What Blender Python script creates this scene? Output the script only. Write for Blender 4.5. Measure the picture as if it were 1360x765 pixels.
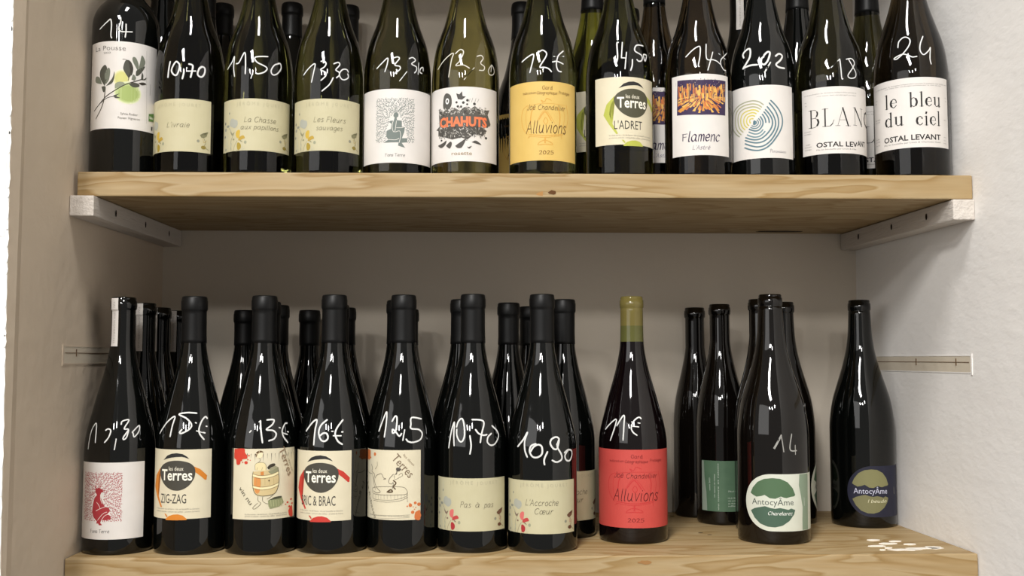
import bpy, bmesh, math, random
from mathutils import Vector, Matrix
from math import sin, cos, radians, pi

for o in list(bpy.data.objects):
    bpy.data.objects.remove(o)
SC = bpy.context.scene
COL = SC.collection

# ------------------------------------------------------------------ camera
CW, CH = 1360, 765
cam_d = bpy.data.cameras.new('camera')
cam_d.sensor_fit = 'HORIZONTAL'
cam_d.sensor_width = 36.0
cam_d.lens = 1380.17 / CW * 36.0
cam_d.clip_start = 0.02
cam = bpy.data.objects.new('camera', cam_d)
COL.objects.link(cam)
right = Vector((0.999359, -0.035792, -0.000455))
up = Vector((-0.001969, -0.067676, 0.997705))
fwd = Vector((0.035741, 0.997065, 0.067703))
cam.matrix_world = Matrix(((right.x, up.x, -fwd.x, 0.46072), (right.y, up.y, -fwd.y, -1.19654),
                           (right.z, up.z, -fwd.z, 0.22396), (0, 0, 0, 1)))
SC.camera = cam

# ------------------------------------------------------------------ view and light
SC.view_settings.view_transform = 'Standard'
SC.view_settings.look = 'None'
SC.view_settings.exposure = 0.12
SC.view_settings.gamma = 1.0
SC.view_settings.use_curve_mapping = False
SC.cycles.use_denoising = True
SC.cycles.max_bounces = 12
SC.cycles.transmission_bounces = 10
SC.cycles.glossy_bounces = 6
SC.cycles.caustics_reflective = False
SC.cycles.caustics_refractive = False

world = bpy.data.worlds.new('room_ambience')
SC.world = world
world.use_nodes = True
bg = world.node_tree.nodes['Background']
bg.inputs[0].default_value = (1.0, 0.965, 0.92, 1)
bg.inputs[1].default_value = 0.27


def lamp(name, loc, target, sx, sy, power, col=(1.0, 0.978, 0.945), roll=0.0):
    d = bpy.data.lights.new(name, 'AREA')
    d.shape = 'RECTANGLE'
    d.size, d.size_y = sx, sy
    d.energy = power
    d.color = col
    o = bpy.data.objects.new(name, d)
    COL.objects.link(o)
    o.location = loc
    o.rotation_euler = (0, 0, roll)          # ceiling tubes shine straight down
    if target is not None:
        o.rotation_euler = (Vector(target) - Vector(loc)).to_track_quat('-Z', 'Y').to_euler()
    return o


# ceiling lamps of the shop, in front of and above the niche
lamp('ceiling_lamp', (-0.42, -2.95, 2.20), None, 0.42, 1.15, 134, roll=0.12)
lamp('ceiling_lamp', (-1.45, -5.2, 2.30), None, 0.20, 0.75, 70)
lamp('ceiling_lamp', (-0.60, -5.5, 2.30), None, 0.20, 0.75, 70)
lamp('ceiling_lamp', (0.35, -5.2, 2.30), None, 0.20, 0.75, 56)
# daylight from the shop window behind the camera
lamp('shop_window_daylight', (-3.0, -3.9, 1.3), (0.6, 0, 0.4), 3.4, 2.2, 42, col=(1.0, 0.985, 0.965))
lamp('ceiling_lamp', (0.35, -0.95, 2.20), None, 0.20, 0.60, 27)

# ------------------------------------------------------------------ small helpers
_rgb = {}


def lin(hexs):
    h = hexs.lstrip('#')
    out = []
    for i in (0, 2, 4):
        c = int(h[i:i + 2], 16) / 255
        out.append(c / 12.92 if c <= .04045 else ((c + .055) / 1.055) ** 2.4)
    return (*out, 1)


_mats = {}


def paint(hexs, rough=0.6, spec=0.3):
    key = (hexs, rough)
    if key in _mats:
        return _mats[key]
    m = bpy.data.materials.new('ink_' + hexs.lstrip('#'))
    m.use_nodes = True
    b = m.node_tree.nodes['Principled BSDF']
    b.inputs['Base Color'].default_value = lin(hexs)
    b.inputs['Roughness'].default_value = rough
    b.inputs['Specular IOR Level'].default_value = spec
    _mats[key] = m
    return m


def nodes(name):
    m = bpy.data.materials.new(name)
    m.use_nodes = True
    nt = m.node_tree
    return m, nt, nt.nodes, nt.nodes['Principled BSDF']


def paper(name, hexs, hexs2):
    m, nt, N, b = nodes(name)
    tc = N.new('ShaderNodeTexCoord')
    nz = N.new('ShaderNodeTexNoise')
    nz.inputs['Scale'].default_value = 60
    nz.inputs['Detail'].default_value = 4
    mx = N.new('ShaderNodeMixRGB')
    mx.inputs[1].default_value = lin(hexs)
    mx.inputs[2].default_value = lin(hexs2)
    nt.links.new(tc.outputs['Object'], nz.inputs['Vector'])
    nt.links.new(nz.outputs['Fac'], mx.inputs[0])
    nt.links.new(mx.outputs[0], b.inputs['Base Color'])
    b.inputs['Roughness'].default_value = 0.55
    b.inputs['Specular IOR Level'].default_value = 0.3
    return m


def glass_dark(name, hexs, coat=0.0):
    m, nt, N, b = nodes(name)
    b.inputs['Base Color'].default_value = lin(hexs)
    b.inputs['Roughness'].default_value = 0.035
    b.inputs['IOR'].default_value = 1.52
    tc = N.new('ShaderNodeTexCoord')
    nz = N.new('ShaderNodeTexNoise')
    nz.inputs['Scale'].default_value = 14
    bp = N.new('ShaderNodeBump')
    bp.inputs['Strength'].default_value = 0.03
    bp.inputs['Distance'].default_value = 0.01
    nt.links.new(tc.outputs['Object'], nz.inputs['Vector'])
    nt.links.new(nz.outputs['Fac'], bp.inputs['Height'])
    nt.links.new(bp.outputs['Normal'], b.inputs['Normal'])
    return m


def glass_clear(name, col, trans=1.0, base=None):
    m = glass_dark(name, '#000000')
    b = m.node_tree.nodes['Principled BSDF']
    b.inputs['Base Color'].default_value = (*col, 1)
    b.inputs['Transmission Weight'].default_value = trans
    b.inputs['IOR'].default_value = 1.42
    b.inputs['Roughness'].default_value = 0.02
    return m


def plaster(name, c1, c2, bump=0.25, stretch=(1, 1, 1)):
    m, nt, N, b = nodes(name)
    tc = N.new('ShaderNodeTexCoord')
    mp = N.new('ShaderNodeMapping')
    mp.inputs['Scale'].default_value = stretch
    n1 = N.new('ShaderNodeTexNoise')
    n1.inputs['Scale'].default_value = 4
    n1.inputs['Detail'].default_value = 5
    n2 = N.new('ShaderNodeTexNoise')
    n2.inputs['Scale'].default_value = 55
    n2.inputs['Detail'].default_value = 6
    n3 = N.new('ShaderNodeTexNoise')
    n3.inputs['Scale'].default_value = 14
    n3.inputs['Detail'].default_value = 3
    mx = N.new('ShaderNodeMixRGB')
    mx.inputs[1].default_value = lin(c1)
    mx.inputs[2].default_value = lin(c2)
    ad = N.new('ShaderNodeMath')
    ad.operation = 'MULTIPLY_ADD'
    ad.inputs[1].default_value = 2.0
    bp = N.new('ShaderNodeBump')
    bp.inputs['Strength'].default_value = bump
    bp.inputs['Distance'].default_value = 0.004
    L = nt.links.new
    L(tc.outputs['Object'], mp.inputs['Vector'])
    for n in (n1, n2, n3):
        L(mp.outputs[0], n.inputs['Vector'])
    L(n1.outputs['Fac'], mx.inputs[0])
    L(mx.outputs[0], b.inputs['Base Color'])
    L(n3.outputs['Fac'], ad.inputs[0])
    L(n2.outputs['Fac'], ad.inputs[2])
    L(ad.outputs[0], bp.inputs['Height'])
    L(bp.outputs['Normal'], b.inputs['Normal'])
    b.inputs['Roughness'].default_value = 0.75
    b.inputs['Specular IOR Level'].default_value = 0.25
    return m


def timber(name, c1, c2, c3):
    m, nt, N, b = nodes(name)
    L = nt.links.new
    tc = N.new('ShaderNodeTexCoord')
    mp = N.new('ShaderNodeMapping')
    mp.inputs['Scale'].default_value = (1.3, 6.0, 9.0)
    n1 = N.new('ShaderNodeTexNoise')
    n1.inputs['Scale'].default_value = 2.2
    n1.inputs['Detail'].default_value = 3
    n1.inputs['Distortion'].default_value = 0.6
    ml = N.new('ShaderNodeMath')
    ml.operation = 'MULTIPLY'
    ml.inputs[1].default_value = 9.0
    fr = N.new('ShaderNodeMath')
    fr.operation = 'FRACT'
    rp = N.new('ShaderNodeValToRGB')
    e = rp.color_ramp.elements
    e[0].position, e[0].color = 0.0, lin(c1)
    e[1].position, e[1].color = 1.0, lin(c1)
    a = e.new(0.55)
    a.color = lin(c2)
    a = e.new(0.86)
    a.color = lin(c3)
    mp2 = N.new('ShaderNodeMapping')
    mp2.inputs['Scale'].default_value = (6, 120, 120)
    n2 = N.new('ShaderNodeTexNoise')
    n2.inputs['Scale'].default_value = 3
    n2.inputs['Detail'].default_value = 4
    mx = N.new('ShaderNodeMixRGB')
    mx.blend_type = 'MULTIPLY'
    mx.inputs[0].default_value = 0.22
    bp = N.new('ShaderNodeBump')
    bp.inputs['Strength'].default_value = 0.12
    bp.inputs['Distance'].default_value = 0.001
    L(tc.outputs['Object'], mp.inputs['Vector'])
    L(tc.outputs['Object'], mp2.inputs['Vector'])
    L(mp.outputs[0], n1.inputs['Vector'])
    L(mp2.outputs[0], n2.inputs['Vector'])
    L(n1.outputs['Fac'], ml.inputs[0])
    L(ml.outputs[0], fr.inputs[0])
    L(fr.outputs[0], rp.inputs[0])
    L(rp.outputs[0], mx.inputs[1])
    L(n2.outputs['Fac'], mx.inputs[2])
    L(mx.outputs[0], b.inputs['Base Color'])
    L(n2.outputs['Fac'], bp.inputs['Height'])
    L(bp.outputs['Normal'], b.inputs['Normal'])
    b.inputs['Roughness'].default_value = 0.55
    b.inputs['Specular IOR Level'].default_value = 0.3
    return m


def link_mesh(name, verts, faces, mats, fmat=None, parent=None, smooth=False):
    me = bpy.data.meshes.new(name)
    me.from_pydata(verts, [], faces)
    for m in (mats if isinstance(mats, (list, tuple)) else [mats]):
        me.materials.append(m)
    if fmat:
        me.polygons.foreach_set('material_index', fmat)
    if smooth:
        me.polygons.foreach_set('use_smooth', [True] * len(me.polygons))
    me.update()
    o = bpy.data.objects.new(name, me)
    COL.objects.link(o)
    if parent:
        o.parent = parent
    return o


def tidy(o, bevel=0.0, seg=2):
    bm = bmesh.new()
    bm.from_mesh(o.data)
    bmesh.ops.recalc_face_normals(bm, faces=bm.faces)
    if bevel:
        bmesh.ops.bevel(bm, geom=bm.edges[:], offset=bevel, segments=seg, affect='EDGES', profile=0.6)
    bm.to_mesh(o.data)
    bm.free()
    return o


def prism(name, quad, z0, z1, mat, parent=None, bevel=0.0):
    """upright block over a ground-plan polygon"""
    n = len(quad)
    v = [(x, y, z0) for x, y in quad] + [(x, y, z1) for x, y in quad]
    f = [tuple(range(n))[::-1], tuple(range(n, 2 * n))] + [(i, (i + 1) % n, n + (i + 1) % n, n + i) for i in range(n)]
    return tidy(link_mesh(name, v, f, mat, parent=parent), bevel)


def tag(o, label, cat, group=None):
    o['label'] = label
    o['category'] = cat
    if group:
        o['group'] = group
    return o


def structure(o):
    o['kind'] = 'structure'
    return o


# ------------------------------------------------------------------ the niche
UPPER = 0.4383          # top of the upper shelf
THICK = 0.0283
YL, YR = 0.325, 0.338   # depth of the back wall, left and right
XL, XR = 0.0075, 1.0285  # its left and right corner


def wl(y):
    return XL * y / YL


def wr(y, z=0.0):
    return 1.04 + (XR - 1.04) * y / YR + .0105 * z


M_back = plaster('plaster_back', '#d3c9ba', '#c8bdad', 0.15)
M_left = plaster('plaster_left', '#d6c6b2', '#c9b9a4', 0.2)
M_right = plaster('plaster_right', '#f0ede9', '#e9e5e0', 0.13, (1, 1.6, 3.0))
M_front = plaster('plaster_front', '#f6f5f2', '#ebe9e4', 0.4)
M_scar = plaster('plaster_scar', '#d8cdbb', '#c8bda9', 0.2)
M_batten = plaster('painted_batten', '#dbd4cc', '#c6bdb3', 0.35, (8, 1, 8))
M_wood = timber('pine_board', '#b49d76', '#ab9167', '#9b7e50')
M_dark = paint('#2a1d12', 0.8)
M_flake = paint('#efe9de', 0.7)

ZB, ZT = -0.35, 1.15
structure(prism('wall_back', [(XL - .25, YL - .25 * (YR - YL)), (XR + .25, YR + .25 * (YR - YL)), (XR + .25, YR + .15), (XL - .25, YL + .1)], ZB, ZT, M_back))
_v = [(wr(y, z) + d, y, z) for z in (ZB, ZT) for y, d in ((.45, 0), (-.9, 0), (-.9, .15), (.45, .15))]
structure(tidy(link_mesh('wall_right', _v, [(0, 1, 2, 3), (4, 5, 6, 7), (0, 1, 5, 4), (1, 2, 6, 5), (2, 3, 7, 6), (3, 0, 4, 7)], M_right)))
# unseen shelf assumed above the view, added to shade the upper back wall
structure(prism('unseen_shelf_above', [(wl(.02) + .001, .0), (wr(.0, .84) - .001, .0), (wr(.3, .84) - .001, YR - .004), (wl(.3) + .001, YL - .003)], .825, .86, M_back))
# left wall of the niche ends in a slightly bevelled, worn edge in front of the shelves
yc = -0.122
yf = -0.155          # outer wall face


def arris(z):
    return wl(yc)


def rim(z):
    return -.0006 - .009 * (z - .28)


_v = []
for z in (ZB, ZT):
    _v += [(wl(.45), .45, z), (wl(.45) - .2, .45, z), (-.2, yf, z), (rim(z), yf, z), (arris(z), yc, z)]
structure(tidy(link_mesh('wall_left', _v, [(0, 1, 2, 3, 4), (5, 6, 7, 8, 9)] + [(i, (i + 1) % 5, 5 + (i + 1) % 5, 5 + i) for i in range(5)], M_left)))
_v = []
for z in (ZB, ZT):
    _v += [(rim(z) - .0003, yf + .004, z), (rim(z) - .0003, yf - .0012, z), (-.75, yf - .0012, z), (-.75, yf + .004, z)]
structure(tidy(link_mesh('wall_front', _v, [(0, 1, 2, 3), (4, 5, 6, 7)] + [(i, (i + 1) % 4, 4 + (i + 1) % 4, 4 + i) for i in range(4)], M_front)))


def ragged_edge():
    """chipped paint that runs down the outer edge of the arris"""
    rnd = random.Random(4)
    v, f = [], []
    z = ZB + .2
    while z < ZT - .2:
        h = rnd.uniform(.006, .03)
        w = rnd.uniform(.0004, .0016)
        x = rim(z) - .0004
        y = yf - .0013
        i = len(v)
        v += [(x - .0012, y - .0006, z), (x + w * .3, y - .0006, z + h * .1), (x + w, y - .0004, z + h * .5), (x + w * .4, y - .0006, z + h * .9), (x - .0012, y - .0006, z + h)]
        f.append((i, i + 1, i + 2, i + 3, i + 4))
        z += h * rnd.uniform(.8, 1.6)
    return link_mesh('trim_1', v, f, M_front)


structure(ragged_edge())

sheet = prism('paper_sheet', [(-.0052, yf - .0018), (-.0052, yf - .0013), (-.16, yf - .0013), (-.16, yf - .0018)], 0.345, 0.533, paint('#f2f2f2', 0.6))
tag(sheet, 'white paper sheet on the outer wall face at the far left', 'paper')


def shelf(name, z1, pts, label):
    o = prism(name, pts, z1 - THICK, z1, M_wood, bevel=0.0016)
    return tag(o, label, 'shelf', 'wooden shelf boards in the niche')


g = 0.0012
up_shelf = shelf('shelf_board', UPPER, [(.0048, .0013), (wr(-.009, UPPER) - g, -.009), (wr(YR, UPPER) - g, YR - .003), (wl(.3) + g, YL - .002)],
                 'upper pale pine shelf board carrying the pale-labelled bottles')
lo_shelf = shelf('shelf_board', 0.0, [(g, .005), (1.04 - g, -.005), (wr(.3) - g, YR - .003), (wl(.3) + g, YL - .002)],
                 'lower pale pine shelf board with white paint flakes at right')


def blob(name, pts, mat, parent, normal='z', at=0.0, h=0.0006):
    n = len(pts)
    if normal == 'z':
        v = [(x, y, at) for x, y in pts] + [(x, y, at + h) for x, y in pts]
    else:
        v = [(x, at, z) for x, z in pts] + [(x, at - h, z) for x, z in pts]
    f = [tuple(range(n))[::-1], tuple(range(n, 2 * n))] + [(i, (i + 1) % n, n + (i + 1) % n, n + i) for i in range(n)]
    o = link_mesh(name, v, f, mat, parent=parent)
    return tidy(o)


def ring(cx, cy, rx, ry, n=12, jit=0.2, seed=0):
    rnd = random.Random(seed)
    return [(cx + rx * cos(2 * pi * i / n) * (1 + rnd.uniform(-jit, jit)), cy + ry * sin(2 * pi * i / n) * (1 + rnd.uniform(-jit, jit))) for i in range(n)]


blob('knot', ring(.5440, UPPER - THICK + .0045, .011, .0035, 14, .25, 2), paint('#a87c48', .7), up_shelf, 'y', -.0032, .0008)
blob('knot', ring(.5505, UPPER - THICK + .0062, .0045, .0025, 10, .2, 3), paint('#5b3a1c', .8), up_shelf, 'y', -.0034, .0012)
blob('knot', ring(.905, .305, .034, .008, 16, .15, 5), M_dark, up_shelf, 'z', UPPER - THICK - .0004, .0006)
for i, (x, y, a, b) in enumerate([(.9585, .060, .010, .0035), (.940, .045, .010, .003), (.965, .022, .016, .007), (.985, .030, .02, .006), (.952, .085, .007, .003), (.975, .075, .008, .0025), (.938, .020, .003, .002), (.985, .055, .006, .003), (1.005, .035, .012, .008), (.9500, .032, .004, .002)]):
    blob('paint_flake', ring(x, y, a, b, 11, .35, 20 + i), M_flake, lo_shelf, 'z', 0.0, .0004 if a > .01 else .0012)
for i, (x, y) in enumerate([(.742, .29), (.752, .15), (.760, .135), (.687, .29)]):
    blob('dent', ring(x, y, .003, .0016, 8, .3, 40 + i), M_dark, lo_shelf, 'z', -.0001, .0003)
blob('knot', ring(.655, -.0075, .008, .0022, 12, .25, 9), paint('#9a7144', .7), lo_shelf, 'y', -.0005, .0012)


# battens that carry the upper shelf
def batten(x0f, x1f, x0b, x1b, zf, yf, yb, label, inner, holes):
    z1 = UPPER - THICK - .0006
    root = prism('shelf_batten', [(x0f, yf), (x1f, yf), (x1b, yb), (x0b, yb)], z1 - zf, z1, M_batten, bevel=.0014)
    tag(root, label, 'batten', 'painted battens under the upper shelf')
    for y in holes:
        t = (y - yf) / (yb - yf)
        x = (x1f + (x1b - x1f) * t) if inner > 0 else (x0f + (x0b - x0f) * t)
        v, f = [], []
        for k, r in ((0, .0026), (1, .0015)):
            for i in range(10):
                a = 2 * pi * i / 10
                v.append((x + inner * (.0006 - .0004 * k), y + r * cos(a), z1 - zf * .48 + r * 1.6 * sin(a)))
        f = [(i, (i + 1) % 10, 10 + (i + 1) % 10, 10 + i) for i in range(10)] + [tuple(range(10, 20))]
        tidy(link_mesh('screw_hole', v, f, M_dark, parent=root))
    return root


batten(wl(-.008) + .0005, .0275, wl(.322) + .0005, .0275 + .0075, .0235, -.008, .322,
       'white painted wooden batten under the left end of the shelf', 1, (.06, .165, .262))
batten(1.0185, wr(-.012, .39) - .0003, 1.008, wr(.333, .39) - .0003, .024, -.012, .333,
       'white painted wooden batten under the right end of the shelf', -1, (.055, .155, .265))


# scars where older battens were cut away from the plaster
def scar(name, side, z0, z1, y0, y1):
    wx = wl if side > 0 else (lambda y: wr(y, (z0 + z1) / 2))
    d = .0005 * side
    def X(y, k=1.0):
        return wx(y) + d * k
    v, f = [], []

    def bar(ya, yb, za, zb, k):
        i = len(v)
        for kk in (0.0, k):
            v.extend([(X(ya, kk) , ya, za), (X(yb, kk), yb, za), (X(yb, kk), yb, zb), (X(ya, kk), ya, zb)])
        f.extend([(i + 4, i + 5, i + 6, i + 7), (i, i + 1, i + 5, i + 4), (i + 1, i + 2, i + 6, i + 5), (i + 2, i + 3, i + 7, i + 6), (i + 3, i, i + 4, i + 7)])
    bar(y0, y1, z0, z1, 1.0)
    nb = len(f)
    bar(y0 - .002, y1, z1, z1 + .0012, 1.5)
    bar(y0 - .002, y1, z0 - .0012, z0, 1.3)
    bar(y0 - .003, y0, z0 - .003, z1 + .003, 2.0)
    nl = len(f)
    zm = z0 + (z1 - z0) * .62
    bar(y0 + .004, y1, zm - .0004, zm + .0004, 1.6)
    for yy in (y0 + .035, y0 + .14):
        bar(yy - .0012, yy + .0012, zm - .004, zm + .0045, 1.7)
    o = link_mesh(name, v, f, [M_scar, M_left if side > 0 else M_right, paint('#6b5138', .8)], [0] * nb + [1] * (nl - nb) + [2] * (len(f) - nl))
    return structure(tidy(o))


scar('trim_2', 1, .219, .2375, -.012, .30)
scar('trim_3', -1, .2075, .2265, .004, .325)


# ------------------------------------------------------------------ bottle profiles: height (m), share of body radius
PROFILE = {
    'B': [(0, .93), (.0015, .975), (.005, 1), (.115, 1), (.124, .992), (.132, .97), (.1464, .90), (.1625, .80), (.1786, .70), (.194, .595), (.209, .495), (.225, .41), (.241, .355), (.262, .34), (.31, .335)],
    'U': [(0, .93), (.0015, .975), (.005, 1), (.115, 1), (.128, .992), (.1433, .955), (.1613, .875), (.175, .765), (.1884, .645), (.202, .555), (.2155, .48), (.23, .41), (.245, .365), (.262, .345), (.31, .335)],
    'F': [(0, .93), (.0015, .975), (.005, 1), (.128, 1), (.138, .988), (.148, .965), (.160, .925), (.172, .865), (.185, .775), (.199, .67), (.213, .57), (.226, .49), (.240, .425), (.26, .37), (.31, .33)],
    'D': [(0, .93), (.0015, .975), (.005, 1), (.182, 1), (.190, .975), (.197, .92), (.204, .83), (.211, .68), (.218, .53), (.226, .43), (.24, .38), (.31, .36)],
}
NECK = 0.0137


def hermite(P, z):
    """monotone smooth interpolation of a profile table"""
    n = len(P)
    if z <= P[0][0]:
        return P[0][1]
    for i in range(n - 1):
        if z <= P[i + 1][0]:
            break
    (z0, r0), (z1, r1) = P[i], P[i + 1]
    h = z1 - z0

    def slope(k):
        if k <= 0 or k >= n - 1:
            return 0.0
        a = (P[k][1] - P[k - 1][1]) / (P[k][0] - P[k - 1][0])
        b = (P[k + 1][1] - P[k][1]) / (P[k + 1][0] - P[k][0])
        return 0.0 if a * b <= 0 else 2 * a * b / (a + b)
    t = (z - z0) / h
    m0, m1 = slope(i) * h, slope(i + 1) * h
    return (2 * t**3 - 3 * t**2 + 1) * r0 + (t**3 - 2 * t**2 + t) * m0 + (-2 * t**3 + 3 * t**2) * r1 + (t**3 - t**2) * m1


def lathe(name, prof, mats, parent, seg=56, fm=None, cap_top=True):
    v, f, mi = [], [], []
    for r, z in prof:
        for i in range(seg):
            a = 2 * pi * i / seg
            v.append((r * sin(a), -r * cos(a), z))
    for k in range(len(prof) - 1):
        for i in range(seg):
            j = (i + 1) % seg
            f.append((k * seg + i, k * seg + j, (k + 1) * seg + j, (k + 1) * seg + i))
            mi.append(fm(prof[k][1]) if fm else 0)
    f.append(tuple(range(seg))[::-1])
    mi.append(0)
    if cap_top:
        t = (len(prof) - 1) * seg
        f.append(tuple(range(t, t + seg)))
        mi.append(fm(prof[-1][1]) if fm else 0)
    return link_mesh(name, v, f, mats, mi, parent, smooth=True)


class Bottle:
    def __init__(s, x, y, zb, r, pf, H):
        s.r, s.pf, s.H = r, pf, H
        s.root = bpy.data.objects.new('wine_bottle', None)
        s.root.empty_display_size = .02
        COL.objects.link(s.root)
        s.root.location = (x, y, zb)

    def rad(s, z):
        return max(s.r * hermite(PROFILE[s.pf], z), NECK)

    def lip(s, z):
        """glass finish radius above the plain neck"""
        H = s.H
        r = s.rad(z)
        if z > H - .0165:
            r = .0150 if z < H - .0045 else .0150 - max(0, z - (H - .0022)) * .55
            if z < H - .0150:
                r = .0140
        return r

    def wrap(s, u, v, off, ref=None):
        """label millimetres -> point on the bottle; u is arc length from the front, v height"""
        z = v / 1000
        a = (u / 1000) / (ref or s.r)
        rr = (s.lip(z) if ref else s.rad(z)) + off
        return (rr * sin(a), -rr * cos(a), z)

    def body(s, mat, capped, mats2=None, level=None):
        zs = [0, .0006, .0015, .003, .005, .03, .07, .10] + [.115 + .005 * i for i in range(40)]
        H = s.H
        top = H - .02
        zs = [z for z in zs if z < top] + [top]
        prof = [(s.r * .45, .004)] + [(s.r * .80, .0004)] + [(s.rad(z), z) for z in zs]
        if not capped:
            prof += [(s.rad(H - .0158), H - .0158), (.0140, H - .0152), (.0150, H - .0140), (.0152, H - .010), (.0150, H - .0050), (.0141, H - .0044), (.0141, H - .0018), (.0134, H - .0003), (.0110, H), (.0098, H - .0012)]
        fm = (lambda z: (2 if z >= .2635 else 1) if z >= level else 0) if level else None
        return lathe('glass_body', prof, [mat] + (list(mats2) if mats2 else []), s.root, fm=fm)

    def capsule(s, mat, zlow=.2425):
        H = s.H
        P = [(s.rad(zlow) - .0004, zlow - .0002), (s.rad(zlow) + .0005, zlow)]
        z = zlow + .004
        while z < H - .0185:
            P.append((s.rad(z) + .0005, z))
            z += .005
        P += [(s.rad(H - .0178) + .0005, H - .0178), (.0150, H - .0168), (.0154, H - .0150), (.0154, H - .0060), (.0150, H - .0050), (.0147, H - .0020), (.0139, H - .0004), (.0125, H), (.0120, H - .0006), (.0040, H - .0008)]
        return lathe('capsule', P, [mat], s.root, seg=40)

    def cork(s):
        H = s.H
        return lathe('cork', [(.0094, H - .003), (.0094, H - .0012), (.0088, H - .0008)], [paint('#9a7a52', .8)], s.root, seg=20)


# ------------------------------------------------------------------ hand lettering: single-stroke alphabet (em units)
G = {
    'a': [[(.42, .42), (.25, .5), (.06, .35), (.06, .12), (.2, 0), (.36, .1), (.43, .45)], [(.43, .45), (.42, .1), (.5, 0)]],
    'b': [[(.06, .75), (.06, .02)], [(.06, .3), (.2, .48), (.38, .4), (.42, .22), (.3, .02), (.15, 0), (.06, .1)]],
    'c': [[(.38, .42), (.22, .5), (.06, .32), (.06, .15), (.2, 0), (.38, .08)]],
    'd': [[(.4, .4), (.22, .48), (.06, .3), (.06, .12), (.2, 0), (.36, .12), (.42, .75)], [(.42, .75), (.41, .1), (.48, 0)]],
    'e': [[(.06, .24), (.36, .28), (.34, .44), (.2, .5), (.06, .34), (.06, .12), (.2, 0), (.38, .08)]],
    'f': [[(.38, .68), (.28, .75), (.18, .62), (.16, 0)], [(.04, .45), (.32, .46)]],
    'g': [[(.42, .42), (.25, .5), (.06, .35), (.06, .12), (.2, 0), (.36, .1), (.43, .45)], [(.43, .45), (.4, -.15), (.25, -.26), (.08, -.2)]],
    'h': [[(.06, .75), (.06, 0)], [(.06, .28), (.2, .48), (.36, .42), (.38, 0)]],
    'i': [[(.06, .48), (.06, .06), (.12, 0)], [(.07, .63), (.08, .67)]],
    'l': [[(.06, .75), (.06, .08), (.14, 0)]],
    'm': [[(.05, .48), (.05, 0)], [(.05, .3), (.16, .48), (.27, .4), (.28, 0)], [(.28, .3), (.4, .48), (.5, .4), (.52, 0)]],
    'n': [[(.05, .48), (.05, 0)], [(.05, .28), (.2, .48), (.34, .42), (.36, 0)]],
    'o': [[(.22, .5), (.06, .36), (.06, .12), (.22, 0), (.38, .12), (.38, .36), (.22, .5)]],
    'p': [[(.06, .48), (.06, -.26)], [(.06, .3), (.2, .48), (.38, .4), (.4, .18), (.26, 0), (.06, .1)]],
    'q': [[(.42, .42), (.25, .5), (.06, .35), (.06, .12), (.2, 0), (.36, .1), (.43, .45)], [(.43, .45), (.42, -.26)]],
    'r': [[(.05, .48), (.05, 0)], [(.05, .25), (.16, .45), (.3, .46)]],
    's': [[(.34, .42), (.2, .5), (.08, .4), (.2, .26), (.34, .14), (.22, 0), (.05, .06)]],
    't': [[(.14, .65), (.14, .1), (.24, 0), (.32, .06)], [(.03, .46), (.28, .46)]],
    'u': [[(.05, .48), (.06, .14), (.18, 0), (.34, .12), (.38, .48)], [(.38, .48), (.38, .08), (.46, 0)]],
    'v': [[(.03, .48), (.18, 0)], [(.18, 0), (.36, .48)]],
    'x': [[(.04, .48), (.36, 0)], [(.36, .48), (.04, 0)]],
    'y': [[(.04, .48), (.2, .05)], [(.38, .48), (.12, -.26)]],
    'z': [[(.04, .48), (.34, .48)], [(.34, .48), (.04, 0)], [(.04, 0), (.36, 0)]],
    'A': [[(0, 0), (.26, .75)], [(.26, .75), (.5, 0)], [(.1, .28), (.42, .28)]],
    'C': [[(.52, .64), (.34, .76), (.1, .6), (.04, .34), (.16, .06), (.34, 0), (.54, .1)]],
    'D': [[(.06, .75), (.06, 0)], [(.02, .74), (.3, .72), (.5, .5), (.48, .2), (.3, .02), (.02, 0)]],
    'F': [[(.08, .75), (.06, 0)], [(.04, .74), (.44, .76)], [(.07, .4), (.36, .42)]],
    'G': [[(.52, .64), (.34, .76), (.1, .6), (.04, .34), (.16, .06), (.34, 0), (.54, .1)], [(.54, .1), (.54, .34)], [(.54, .34), (.36, .34)]],
    'I': [[(.06, .75), (.06, 0)]],
    'J': [[(.36, .75), (.36, .15), (.22, 0), (.06, .08)]],
    'L': [[(.08, .75), (.06, .02)], [(.06, .02), (.42, .04)]],
    'P': [[(.08, .75), (.06, 0)], [(.04, .72), (.3, .76), (.44, .6), (.36, .42), (.08, .34)]],
    'T': [[(.25, .75), (.25, 0)], [(.02, .74), (.5, .75)]],
    '0': [[(.22, .72), (.06, .5), (.06, .2), (.22, 0), (.4, .2), (.4, .5), (.22, .72)]],
    '2': [[(.05, .58), (.2, .74), (.38, .6), (.3, .34), (.04, 0)], [(.04, 0), (.42, .02)]],
    '5': [[(.4, .73), (.1, .72)], [(.1, .72), (.08, .42)], [(.08, .42), (.3, .44), (.4, .22), (.26, 0), (.05, .06)]],
    "'": [[(.06, .78), (.03, .6)]],
}
G['\u0153'] = G['o'] + [[(x + .34, y) for x, y in st] for st in G['e']]
G['\u00e9'] = G['e'] + [[(.18, .6), (.3, .72)]]
G['\u00e8'] = G['e'] + [[(.12, .72), (.24, .6)]]
G['\u00e0'] = G['a'] + [[(.14, .72), (.26, .6)]]
G['\u00eb'] = G['e'] + [[(.12, .64), (.13, .67)], [(.28, .64), (.29, .67)]]

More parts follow.
